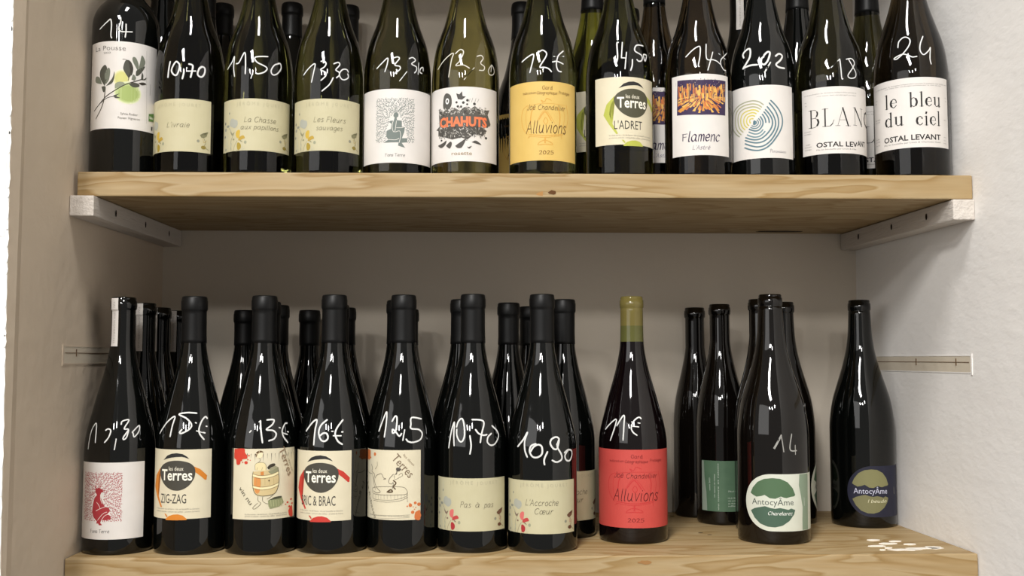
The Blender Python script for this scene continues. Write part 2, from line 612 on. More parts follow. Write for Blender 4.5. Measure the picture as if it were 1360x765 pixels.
# high-contrast display letters: (stroke, thick?) with hairline serifs
K, H_ = .13, .028
DID = {
    'l': (.26, [([(.13, 0), (.13, .8)], K), ([(.02, .80), (.13, .79)], H_), ([(.02, .0), (.24, .0)], H_)]),
    'i': (.26, [([(.13, 0), (.13, .5)], K), ([(.02, .5), (.13, .49)], H_), ([(.02, .0), (.24, .0)], H_), ([(.12, .68), (.14, .74)], .14)]),
    'e': (.46, [([(.12, .42), (.07, .25), (.12, .09)], K * .95), ([(.08, .27), (.42, .27)], H_), ([(.42, .27), (.38, .43), (.25, .5), (.12, .42)], .05), ([(.12, .09), (.26, 0), (.42, .12)], .045)]),
    'c': (.45, [([(.12, .42), (.07, .25), (.12, .09)], K * .95), ([(.4, .36), (.36, .45), (.25, .5), (.12, .42)], .05), ([(.12, .09), (.26, 0), (.42, .12)], .045), ([(.38, .38), (.39, .42)], .09)]),
    'b': (.54, [([(.12, 0), (.12, .8)], K), ([(.01, .80), (.12, .79)], H_), ([(.12, .38), (.26, .5), (.4, .44)], .04), ([(.4, .44), (.465, .25), (.4, .06)], K * .9), ([(.4, .06), (.27, 0), (.12, .1)], .04)]),
    'd': (.54, [([(.42, 0), (.42, .8)], K), ([(.31, .80), (.42, .79)], H_), ([(.42, 0), (.53, .01)], H_), ([(.42, .38), (.28, .5), (.14, .44)], .04), ([(.14, .44), (.075, .25), (.14, .06)], K * .9), ([(.14, .06), (.27, 0), (.42, .1)], .04)]),
    'u': (.56, [([(.12, .5), (.12, .12)], K), ([(.01, .5), (.12, .49)], H_), ([(.12, .12), (.2, .01), (.3, .02), (.42, .13)], .04), ([(.42, 0), (.42, .5)], K), ([(.31, .5), (.42, .49)], H_), ([(.42, 0), (.53, .01)], H_)]),
    'B': (.56, [([(.14, 0), (.14, .75)], .085), ([(.02, .75), (.32, .75), (.42, .66)], .022), ([(.42, .66), (.44, .57), (.4, .47)], .07), ([(.4, .47), (.32, .4), (.14, .4)], .022), ([(.32, .4), (.44, .33)], .03), ([(.44, .33), (.48, .2), (.42, .07)], .085), ([(.42, .07), (.3, 0), (.02, 0)], .022)]),
    'L': (.50, [([(.14, 0), (.14, .75)], .085), ([(.02, .75), (.27, .75)], .022), ([(.02, 0), (.34, .0), (.43, .08), (.52, .26)], .022), ([(.36, .01), (.46, .1)], .05)]),
    'A': (.62, [([(.1, 0), (.33, .77)], .022), ([(.33, .77), (.57, 0)], .085), ([(.17, .25), (.49, .25)], .018), ([(.0, 0), (.2, 0)], .022), ([(.46, 0), (.68, 0)], .022)]),
    'N': (.66, [([(.12, 0), (.12, .75)], .024), ([(.12, .75), (.56, 0)], .085), ([(.56, 0), (.56, .75)], .024), ([(.02, 0), (.22, 0)], .02), ([(.02, .75), (.13, .75)], .02), ([(.46, .75), (.66, .75)], .02)]),
}


def smooth(pts, n=5):
    if len(pts) < 3:
        return list(pts)
    out = []
    P = [pts[0]] + list(pts) + [pts[-1]]
    for i in range(1, len(P) - 2):
        p0, p1, p2, p3 = P[i - 1], P[i], P[i + 1], P[i + 2]
        for k in range(n):
            t = k / n
            out.append(tuple(.5 * (2 * p1[j] + (p2[j] - p0[j]) * t + (2 * p0[j] - 5 * p1[j] + 4 * p2[j] - p3[j]) * t * t + (3 * p1[j] - p0[j] - 3 * p2[j] + p3[j]) * t**3) for j in (0, 1)))
    out.append(tuple(pts[-1]))
    return out


def ribbon(pts, w, contrast=0.0):
    """polyline -> flat stroke (list of quads); contrast thins strokes that run sideways or upwards"""
    P = [pts[0]]
    for p in pts[1:]:
        if math.hypot(p[0] - P[-1][0], p[1] - P[-1][1]) > 1e-5:
            P.append(p)
    if len(P) < 2:
        P = [P[0], (P[0][0] + w * .3, P[0][1])]
    d0 = (P[0][0] - P[1][0], P[0][1] - P[1][1])
    l0 = math.hypot(*d0)
    d1 = (P[-1][0] - P[-2][0], P[-1][1] - P[-2][1])
    l1 = math.hypot(*d1)
    e = w * .3
    P[0] = (P[0][0] + d0[0] / l0 * e, P[0][1] + d0[1] / l0 * e)
    P[-1] = (P[-1][0] + d1[0] / l1 * e, P[-1][1] + d1[1] / l1 * e)
    L, R = [], []
    for i, p in enumerate(P):
        a = P[max(i - 1, 0)]
        b = P[min(i + 1, len(P) - 1)]
        dx, dy = b[0] - a[0], b[1] - a[1]
        l = math.hypot(dx, dy) or 1
        ww = w
        if contrast:
            ang = math.atan2(dy, dx)
            ww = w * (1 - contrast + contrast * abs(sin(ang - radians(35))))
        if i in (0, len(P) - 1):
            ww *= .75
        nx, ny = -dy / l * ww / 2, dx / l * ww / 2
        L.append((p[0] + nx, p[1] + ny))
        R.append((p[0] - nx, p[1] - ny))
    return [[L[i], R[i], R[i + 1], L[i + 1]] for i in range(len(P) - 1)]


_txt = {}


def font_mesh(txt, weight, spacing=1.0):
    key = (txt, weight, spacing)
    if key not in _txt:
        c = bpy.data.curves.new('lettering', 'FONT')
        c.body = txt
        c.size = 1
        c.offset = weight
        c.space_character = spacing
        c.resolution_u = 2
        c.fill_mode = 'FRONT'
        o = bpy.data.objects.new('lettering', c)
        me = o.to_mesh()
        _txt[key] = ([(v.co.x, v.co.y) for v in me.vertices], [tuple(p.vertices) for p in me.polygons])
        o.to_mesh_clear()
        bpy.data.objects.remove(o)
        bpy.data.curves.remove(c)
    return _txt[key]


def stroke_text(txt, slant, pen, contrast, wave=0.0):
    polys = []
    x = 0.0
    for n, ch in enumerate(txt):
        if ch == ' ':
            x += .3
            continue
        dy = wave * sin(n * 2.1)
        wmax = 0
        for st in G[ch]:
            wmax = max(wmax, max(p[0] for p in st))
            pts = [(p[0] + x + slant * p[1], p[1] + dy) for p in smooth(st, 4)]
            polys += ribbon(pts, pen, contrast)
        x += wmax + .12
    return polys


def didone_text(txt):
    polys, x = [], 0.0
    for ch in txt:
        w, sts = DID[ch]
        for st, pen in sts:
            polys += ribbon([(a + x, b) for a, b in smooth(st, 5)], pen)
        x += w + .07
    return polys


def strips(poly, step=2.0):
    """cut a convex polygon into upright strips so that it can bend round the bottle"""
    us = [p[0] for p in poly]
    lo, hi = min(us), max(us)
    if hi - lo <= step * 1.05 or len(poly) > 5:
        return [poly]
    out, rest = [], poly
    n = int(math.ceil((hi - lo) / step))
    for k in range(1, n):
        c = lo + (hi - lo) * k / n
        L, R = [], []
        for i in range(len(rest)):
            a, b = rest[i - 1], rest[i]
            if (a[0] < c) != (b[0] < c):
                t = (c - a[0]) / (b[0] - a[0])
                m = (c, a[1] + (b[1] - a[1]) * t)
                L.append(m)
                R.append(m)
            (L if b[0] < c else R).append(b)
        if len(L) > 2:
            out.append(L)
        rest = R
        if len(rest) < 3:
            return out
    out.append(rest)
    return out


class Sheet:
    """collects the printed shapes of one label, in millimetres, and wraps them on the bottle as one mesh"""

    def __init__(s, bottle, ref=None):
        s.b, s.ref = bottle, ref
        s.v, s.f, s.m, s.mats = [], [], [], []
        s.layer = 0

    def mi(s, mat):
        if mat not in s.mats:
            s.mats.append(mat)
        return s.mats.index(mat)

    def off(s):
        return .00021 + .000005 * s.layer

    def put(s, polys, mat):
        s.layer += 1
        k = s.mi(mat)
        o = s.off()
        for p in [c for q in polys for c in strips(q)]:
            i = len(s.v)
            s.v += [s.b.wrap(u, v, o, s.ref) for u, v in p]
            area = sum(p[j][0] * p[(j + 1) % len(p)][1] - p[(j + 1) % len(p)][0] * p[j][1] for j in range(len(p)))
            s.f.append(tuple(range(i, i + len(p))) if area > 0 else tuple(range(i, i + len(p)))[::-1])
            s.m.append(k)

    def fill(s, pts, mat):
        us = [p[0] for p in pts]
        bm = bmesh.new()
        vs = [bm.verts.new((p[0], p[1], 0)) for p in pts]
        try:
            bm.faces.new(vs)
        except ValueError:
            bm.free()
            return
        bmesh.ops.triangulate(bm, faces=bm.faces[:])
        u = math.floor(min(us) / 3) * 3 + 3
        while u < max(us):
            bmesh.ops.bisect_plane(bm, geom=bm.verts[:] + bm.edges[:] + bm.faces[:], plane_co=(u, 0, 0), plane_no=(1, 0, 0), dist=1e-5)
            u += 3
        polys = [[(l.vert.co.x, l.vert.co.y) for l in f.loops] for f in bm.faces]
        bm.free()
        s.put(polys, mat)

    def stroke(s, pts, w, mat, sm=True):
        P = smooth(pts, 5) if sm else list(pts)
        Q = [P[0]]
        for a, b in zip(P, P[1:]):
            n = max(1, int(abs(b[0] - a[0]) / 2.5))
            Q += [(a[0] + (b[0] - a[0]) * i / n, a[1] + (b[1] - a[1]) * i / n) for i in range(1, n + 1)]
        s.put(ribbon(Q, w), mat)

    def text(s, txt, font, u0, u1, v, h, mat, rot=0):
        polys = None
        if font == 'didone':
            polys = didone_text(txt)
            cap = .75 if txt[0].isupper() else .8
        elif font in ('hand', 'ital', 'roman', 'wave') and all(c in G or c == ' ' for c in txt):
            sl, pen, ct, wv = {'hand': (.22, .058, 0, 0), 'ital': (.2, .12, .68, 0), 'roman': (.0, .11, .6, 0), 'wave': (.05, .055, 0, .06)}[font]
            polys = stroke_text(txt, sl, pen, ct, wv)
            cap = .75
        if polys is None:
            wt = {'sansb': .022, 'sansx': .045, 'slab': .018, 'thin': -.012, 'cond': .0}.get(font, 0.0)
            vs, fs = font_mesh(txt, wt, 1.5 if font == 'thin' and txt.isupper() else 1.0)
            polys = [[vs[i] for i in f] for f in fs]
            cap = .70
        xs = [p[0] for q in polys for p in q]
        x0, x1 = min(xs), max(xs)
        L = (u1 - u0) * (1.2 if rot else 1)
        sx, sy = L / (x1 - x0), h / cap
        if rot:
            cu, cv = (u0 + u1) / 2, v + h / 2
            ca, sa = cos(radians(rot)), sin(radians(rot))
            mid = (x0 + x1) / 2

            def T(p):
                a, b = (p[0] - mid) * sx, (p[1] - cap / 2) * sy
                # lettering set along a gentle arc
                return (cu + a * ca - b * sa, cv + a * sa + b * ca)
        else:
            def T(p):
                return (u0 + (p[0] - x0) * sx, v + p[1] * sy)
        s.put([[T(p) for p in q] for q in polys], mat)

    def build(s, name, parent):
        return link_mesh(name, s.v, s.f, s.mats, s.m, parent)


def inside(p, poly):
    c = False
    n = len(poly)
    for i in range(n):
        a, b = poly[i], poly[i - 1]
        if (a[1] > p[1]) != (b[1] > p[1]) and p[0] < (b[0] - a[0]) * (p[1] - a[1]) / (b[1] - a[1]) + a[0]:
            c = not c
    return c


def leaf(cx, cy, ang, ln, w):
    ca, sa = cos(ang), sin(ang)
    return [(cx + a * ca - b * sa, cy + a * sa + b * ca) for a, b in ((-ln / 2, 0), (-ln * .15, w / 2), (ln / 2, 0), (-ln * .15, -w / 2))]


def panel(sh, u0, u1, v0, v1, mat, shape='R'):
    n = 44
    b = sh.b
    rows = []
    hh = (v1 - v0) / 2
    if shape == 'D':
        cu, cv = u0 + hh, (v0 + v1) / 2
        us = [u0 + hh * (1 - cos(pi / 2 * i / 14)) for i in range(15)] + [cu + (u1 - cu) * i / 26 for i in range(1, 27)]
        rows = [(u, cv - math.sqrt(max(hh * hh - (cu - u) ** 2, .01)) if u < cu else v0, cv + math.sqrt(max(hh * hh - (cu - u) ** 2, .01)) if u < cu else v1) for u in us]
    else:
        rows = [(u0 + (u1 - u0) * i / n, v0, v1) for i in range(n + 1)]
    k = sh.mi(mat)
    for off in (.00014, -.0003):
        for u, a, c in rows:
            sh.v.append(b.wrap(u, a, off, sh.ref))
            sh.v.append(b.wrap(u, c, off, sh.ref))
    N = len(rows)
    for i in range(N - 1):
        sh.f.append((2 * i, 2 * i + 2, 2 * i + 3, 2 * i + 1))
        sh.f.append((2 * N + 2 * i, 2 * i, 2 * i + 1, 2 * N + 2 * i + 1) if i == 0 else (2 * i, 2 * N + 2 * i, 2 * N + 2 * i + 2, 2 * i + 2))
        sh.f.append((2 * i + 1, 2 * i + 3, 2 * N + 2 * i + 3, 2 * N + 2 * i + 1))
        sh.m += [k] * 3
    i = N - 1
    sh.f.append((2 * i, 2 * N + 2 * i, 2 * N + 2 * i + 1, 2 * i + 1))
    sh.m.append(k)


def draw(sh, design, u0, v0, pal, su=1.0, sv=1.0):
    def C(c):
        return paint(pal.get(c, c) if not c.startswith('#') else pal.get(c, c))

    def Q(p):
        return (u0 + p[0] * su, v0 + p[1] * sv)
    for e in DESIGN[design]:
        t = e[0]
        if t == 'S':
            sh.stroke([Q(p) for p in e[3]], e[2], C(e[1]), bool(e[4]))
        elif t == 'P':
            pts = [Q(p) for p in e[2]]
            if e[3]:
                pts = smooth(pts + [pts[0]], 4)[:-1]
            sh.fill(pts, C(e[1]))
        elif t == 'C':
            cu, cv = Q((e[2], e[3]))
            sh.fill([(cu + e[4] * cos(2 * pi * i / 20), cv + e[5] * sin(2 * pi * i / 20)) for i in range(20)], C(e[1]))
        elif t == 'T':
            a, b = Q((e[4], e[6])), Q((e[5], e[6]))
            sh.text(pal.get(e[2], e[2]), e[3], a[0], b[0], a[1], e[7] * sv, C(e[1]), e[8])
        elif t == 'LEAF':
            rnd = random.Random(7)
            (ua, va), (ub, vb) = Q(e[2][0]), Q(e[2][1])
            lo, hi = min(va, vb), max(va, vb)
            poly = [Q(p) for p in e[3]]
            placed, polys = [], []

            def put_leaf(x, y, ang, ln, w):
                if not (ua < x < ub and lo < y < hi) or inside((x, y), poly):
                    return
                for px, py in placed:
                    if (px - x) ** 2 + (py - y) ** 2 < 1.8 ** 2:
                        return
                placed.append((x, y))
                polys.append(leaf(x, y, ang, ln, w))
            for _ in range(900):
                # fern fronds with paired leaflets along a curved stem
                x, y = rnd.uniform(ua, ub), rnd.uniform(lo, hi)
                a = math.atan2(y - (lo + hi) / 2, x - (ua + ub) / 2) + rnd.uniform(-.7, .7)
                bend = rnd.uniform(-.12, .12)
                for k in range(9):
                    for sd in (-1, 1):
                        put_leaf(x + .9 * cos(a + sd * .9), y + .9 * sin(a + sd * .9), a + sd * .7, 3.5 - .1 * k, .95)
                    x += 1.15 * cos(a)
                    y += 1.15 * sin(a)
                    a += bend
            sh.put(polys, C(e[1]))
        elif t in ('CLUTTER', 'CLUTTER2'):
            rnd = random.Random(len(sh.f))
            (ua, va), (ub, vb) = Q(e[1][0]), Q(e[1][1])
            lo, hi = min(va, vb), max(va, vb)
            cols = ['#3c3a36', '#6f6c66', '#8f8b84', '#2e2c29', '#c9c5be', '#a5a199']
            big = len(sh.f) and e[1] and (hi - lo) > 20
            for c in cols:
                polys = []
                for _ in range(26 if not big else 22):
                    u, v = rnd.uniform(ua, ub), rnd.uniform(lo, hi)
                    if big:
                        fu = (u - ua) / (ub - ua) * 2 - 1
                        if abs((v - lo) / (hi - lo) * 2 - 1) > 1.05 - .75 * abs(fu):
                            continue
                    polys.append(leaf(u, v, rnd.uniform(0, 6.28), rnd.uniform(2, 5.5), rnd.uniform(.5, 1.6)))
                sh.put(polys, paint(c))
        elif t == 'FOREST':
            rnd = random.Random(11)
            (ua, va), (ub, vb) = Q(e[1][0]), Q(e[1][1])
            lo, hi = min(va, vb), max(va, vb)
            W_, Hh = ub - ua, hi - lo
            cu, cv = ua + W_ * .5, lo + Hh * .52
            for c, cnt in (('#cf8f42', 60), ('#c8743f', 34), ('#e0ae5c', 40)):
                polys = []
                for _ in range(cnt):
                    u = rnd.uniform(ua + 1, ub - 2)
                    v = rnd.uniform(lo + Hh * .36, lo + Hh * .70)
                    h = rnd.uniform(4, 9)
                    w = rnd.uniform(.7, 2.0)
                    polys.append([(u, v), (u + w, v + rnd.uniform(-.6, .6)), (u + w * rnd.uniform(.6, 1.2), min(v + h, hi - 4)), (u - w * .2, min(v + h * .9, hi - 4.5))])
                sh.put(polys, paint(c))
                polys = []
                for _ in range(int(cnt * 1.1)):
                    a = rnd.uniform(pi * 1.03, pi * 1.97)
                    r0 = rnd.uniform(2, 22)
                    r1 = r0 + rnd.uniform(4, 10)
                    w = rnd.uniform(.025, .06)
                    pts = [(cu + r * 1.35 * cos(a + s), cv + r * sin(a + s) * .8) for r, s in ((r0, -w * .5), (r1, -w), (r1, w), (r0, w * .5))]
                    pts = [(min(max(x, ua + .3), ub - .3), max(y, lo + .3)) for x, y in pts]
                    polys.append(pts)
                sh.put(polys, paint(c))
            polys = []
            for _ in range(15):
                u = rnd.uniform(ua + 1, ub - 1.5)
                w = rnd.uniform(.3, .8)
                v = lo + Hh * rnd.uniform(.3, .5)
                polys.append([(u, v), (u + w, v), (u + w * .8, hi - 1.5), (u + .1, hi - 1.5)])
            for _ in range(60):
                polys.append(leaf(rnd.uniform(ua + 1, ub - 1), rnd.uniform(hi - Hh * .3, hi - 1), rnd.uniform(0, 6.3), rnd.uniform(1, 3), rnd.uniform(.5, 1.1)))
            sh.put(polys, paint('#33263f'))
            sh.put([leaf(rnd.uniform(ua + 1, ub - 1), rnd.uniform(hi - Hh * .22, hi - .8), rnd.uniform(0, 6.3), rnd.uniform(.6, 1.6), .5) for _ in range(34)], paint('#c9b7a8'))
            sh.put([leaf(rnd.uniform(ua + W_ * .5, ub - 2), rnd.uniform(lo + Hh * .4, lo + Hh * .6), 0, rnd.uniform(1, 3), .5) for _ in range(16)], paint('#8a6aa0'))


# ------------------------------------------------------------------ materials of the bottles
M_black = glass_dark('wine_filled_dark_glass', '#060706')
M_brown = glass_dark('brown_black_glass', '#0b0806')
M_oliveg = glass_clear('olive_glass', (.11, .11, .035))
M_deepol = glass_clear('deep_olive_glass', (.085, .08, .03))
M_ember = glass_clear('deep_brown_glass', (.085, .06, .03))
M_straw = glass_clear('straw_wine_glass', (.31, .28, .09))
M_lime = glass_clear('green_white_wine_glass', (.36, .38, .05))
M_neckg = glass_clear('green_neck_glass', (.15, .15, .045), .25)
M_corkneck = glass_clear('cork_in_green_neck', (.21, .17, .05), .15)
M_plum = glass_dark('red_wine_in_glass', '#0b0506')
M_caps = paint('#0d0d0d', 0.42, 0.25)
M_chalk = paint('#d9d9d6', 0.6)

WHITE = paper('white_label_paper', '#dfdad5', '#d6d1cb')
CREAM = paper('cream_label_paper', '#dbd2b8', '#d2c8ac')
STRAW = paper('straw_label_paper', '#c4bd9d', '#bcb491')
OCHRE = paper('ochre_label_paper', '#d8b86a', '#d0ae5e')
CORAL = paper('coral_label_paper', '#c54d46', '#bc463f')
GREEN = paper('green_label_paper', '#5d7a60', '#4b6650')
SAGE = paper('pale_sage_label_paper', '#d3d6c9', '#c8ccbd')
NAVY = paper('navy_label_paper', '#2a2b3c', '#222333')


def price(b, key, w=1.75, mat=None):
    polys, faces, verts = [], [], []
    for st in PRICE[key]:
        P = [(radians(a) * b.rad(z / 1000) * 1000, z) for a, z in st]
        P = smooth(P, 6)
        for q in ribbon(P, w):
            i = len(verts)
            for s_, z in q:
                rr = b.rad(z / 1000)
                a = s_ / 1000 / rr
                rr += .0003
                verts.append((rr * sin(a), -rr * cos(a), z / 1000))
            area = sum(q[j][0] * q[(j + 1) % 4][1] - q[(j + 1) % 4][0] * q[j][1] for j in range(4))
            faces.append((i, i + 1, i + 2, i + 3) if area > 0 else (i + 3, i + 2, i + 1, i))
    return link_mesh('price_marking', verts, faces, mat or M_chalk, parent=b.root)


def seal_strip(b, a0, a1, z0, z1):
    """paper seal glued down the neck, with its lettering"""
    ref = .0145
    sh = Sheet(b, ref)
    u0, u1 = radians(a0) * ref * 1000, radians(a1) * ref * 1000
    k = sh.mi(WHITE)
    zs = [z0 + (z1 - z0) * i / 26 for i in range(27)]
    for off in (.0004, -.0001):
        for z in zs:
            for i in range(6):
                sh.v.append(b.wrap(u0 + (u1 - u0) * i / 5, z * 1000, off, ref))
    for j in range(26):
        for i in range(5):
            a = j * 6 + i
            sh.f.append((a, a + 1, a + 7, a + 6))
            sh.m.append(k)
    n = 27 * 6
    for j in range(26):
        for i, fl in ((0, 1), (5, 0)):
            a = j * 6 + i
            q = (a, a + 6, a + 6 + n, a + n)
            sh.f.append(q if fl == 0 else q[::-1])
            sh.m.append(k)
    sh.layer = 60
    cu = (u0 + u1) / 2
    ln = (z1 - z0) * 1000 * .72
    sh.text('TANDEM VIGNERONS', 'sans', cu - ln / 2, cu + ln / 2, (z0 + z1) * 500 - 1.4, 2.6, paint('#a9a39a'), -90)
    return sh.build('seal_strip', b.root)


def make(x, y, zb, r, pf, H, glass, label, group, cap=M_caps, zlow=.2425, body2=None, level=None):
    b = Bottle(x, y, zb, r, pf, H)
    tag(b.root, label, 'wine bottle', group)
    b.body(glass, cap is not None, body2, level)
    if cap is not None:
        b.capsule(cap, zlow)
    elif cap is None:
        b.cork()
    return b


def label(b, box, mat, design=None, pal={}, shape='R', extra=None, name='label', su=1.0, sv=1.0, du=0.0):
    sh = Sheet(b)
    panel(sh, *box, mat, shape)
    if design:
        draw(sh, design, box[0] + du, box[2], pal, su, sv)
    if extra:
        extra(sh, box)
    return sh.build(name, b.root)


GU, GL = 'front row of bottles on the upper shelf', 'front row of bottles on the lower shelf'
BU, BL = 'bottles standing behind on the upper shelf', 'bottles standing behind on the lower shelf'

GOLD = dict(FL='#c4a544', FL2='#b3953e', FL3='#a08a35', FL4='#8a7a3a', STEM='#8d8a6c', STEM2='#7d7a5c', NAME='#b3ad90')
ROSE = dict(FL='#cf6a66', FL2='#b4403f', FL3='#a32f33', FL4='#5f3a26', STEM='#7d6a5c', STEM2='#6b4a38', NAME='#aaa48a')


def jouret(lines, ink='#5c5648'):
    def add(sh, box):
        W = box[1] - box[0]
        n = len(lines)
        for i, (txt, f0, f1, vv, h) in enumerate(lines):
            sh.text(txt, 'hand', box[0] + W * f0, box[0] + W * f1, box[2] + vv, h, paint(ink))
    return add


def terres(name, f0, f1, vv, h, band):
    def add(sh, box):
        sh.text(name, 'cond', box[0] + f0, box[0] + f1, box[2] + vv, h, paint('#3b3834'))
    return add


def TP(band, egg='#45423a'):
    return dict(BAND=band, EGG=egg)


ALY = dict(EMB='#cf9c48', INK='#4a2c18', INK2='#7a5526')
ALR = dict(EMB='#bb3434', INK='#5a1518', INK2='#7d2022')
FGREY = dict(FG='#707974', PAPER='#e9e3dc')
FRED = dict(FG='#a03238', PAPER='#e9e3dc')

# ---- traced tables: price strokes (degrees, mm), label boxes and label artwork (mm)
BOT = {'U1': (0.0402, 0.0500, UPPER, 0.0388, 'D'),'U2': (0.1174, 0.0500, UPPER, 0.0405, 'U'),'U3': (0.1992, 0.0500, UPPER, 0.0408, 'U'),'U4': (0.2841, 0.0500, UPPER, 0.0412, 'U'),'U5': (0.3667, 0.0500, UPPER, 0.0408, 'U'),'U6': (0.4490, 0.0500, UPPER, 0.0410, 'U'),'U7': (0.5420, 0.0340, UPPER, 0.0405, 'U'),'U8': (0.6367, 0.0500, UPPER, 0.0410, 'U'),'U9': (0.7335, 0.0500, UPPER, 0.0408, 'U'),'U10': (0.8135, 0.0500, UPPER, 0.0392, 'U'),'U11': (0.8968, 0.0500, UPPER, 0.0420, 'U'),'U12': (0.9985, 0.0500, UPPER, 0.0440, 'F'),'L1': (0.0415, 0.0601, 0.0, 0.0400, 'B'),'L2': (0.1256, 0.0586, 0.0, 0.0408, 'B'),'L3': (0.2097, 0.0545, 0.0, 0.0412, 'B'),'L4': (0.2922, 0.0582, 0.0, 0.0413, 'B'),'L5': (0.3751, 0.0592, 0.0, 0.0412, 'B'),'L6': (0.4585, 0.0591, 0.0, 0.0415, 'B'),'L7': (0.5418, 0.0540, 0.0, 0.0412, 'B'),'L8': (0.6588, 0.1099, 0.0, 0.0424, 'B'),'L9': (0.8328, 0.1000, 0.0, 0.0440, 'F'),'L10': (0.9895, 0.2150, 0.0, 0.0425, 'F')}
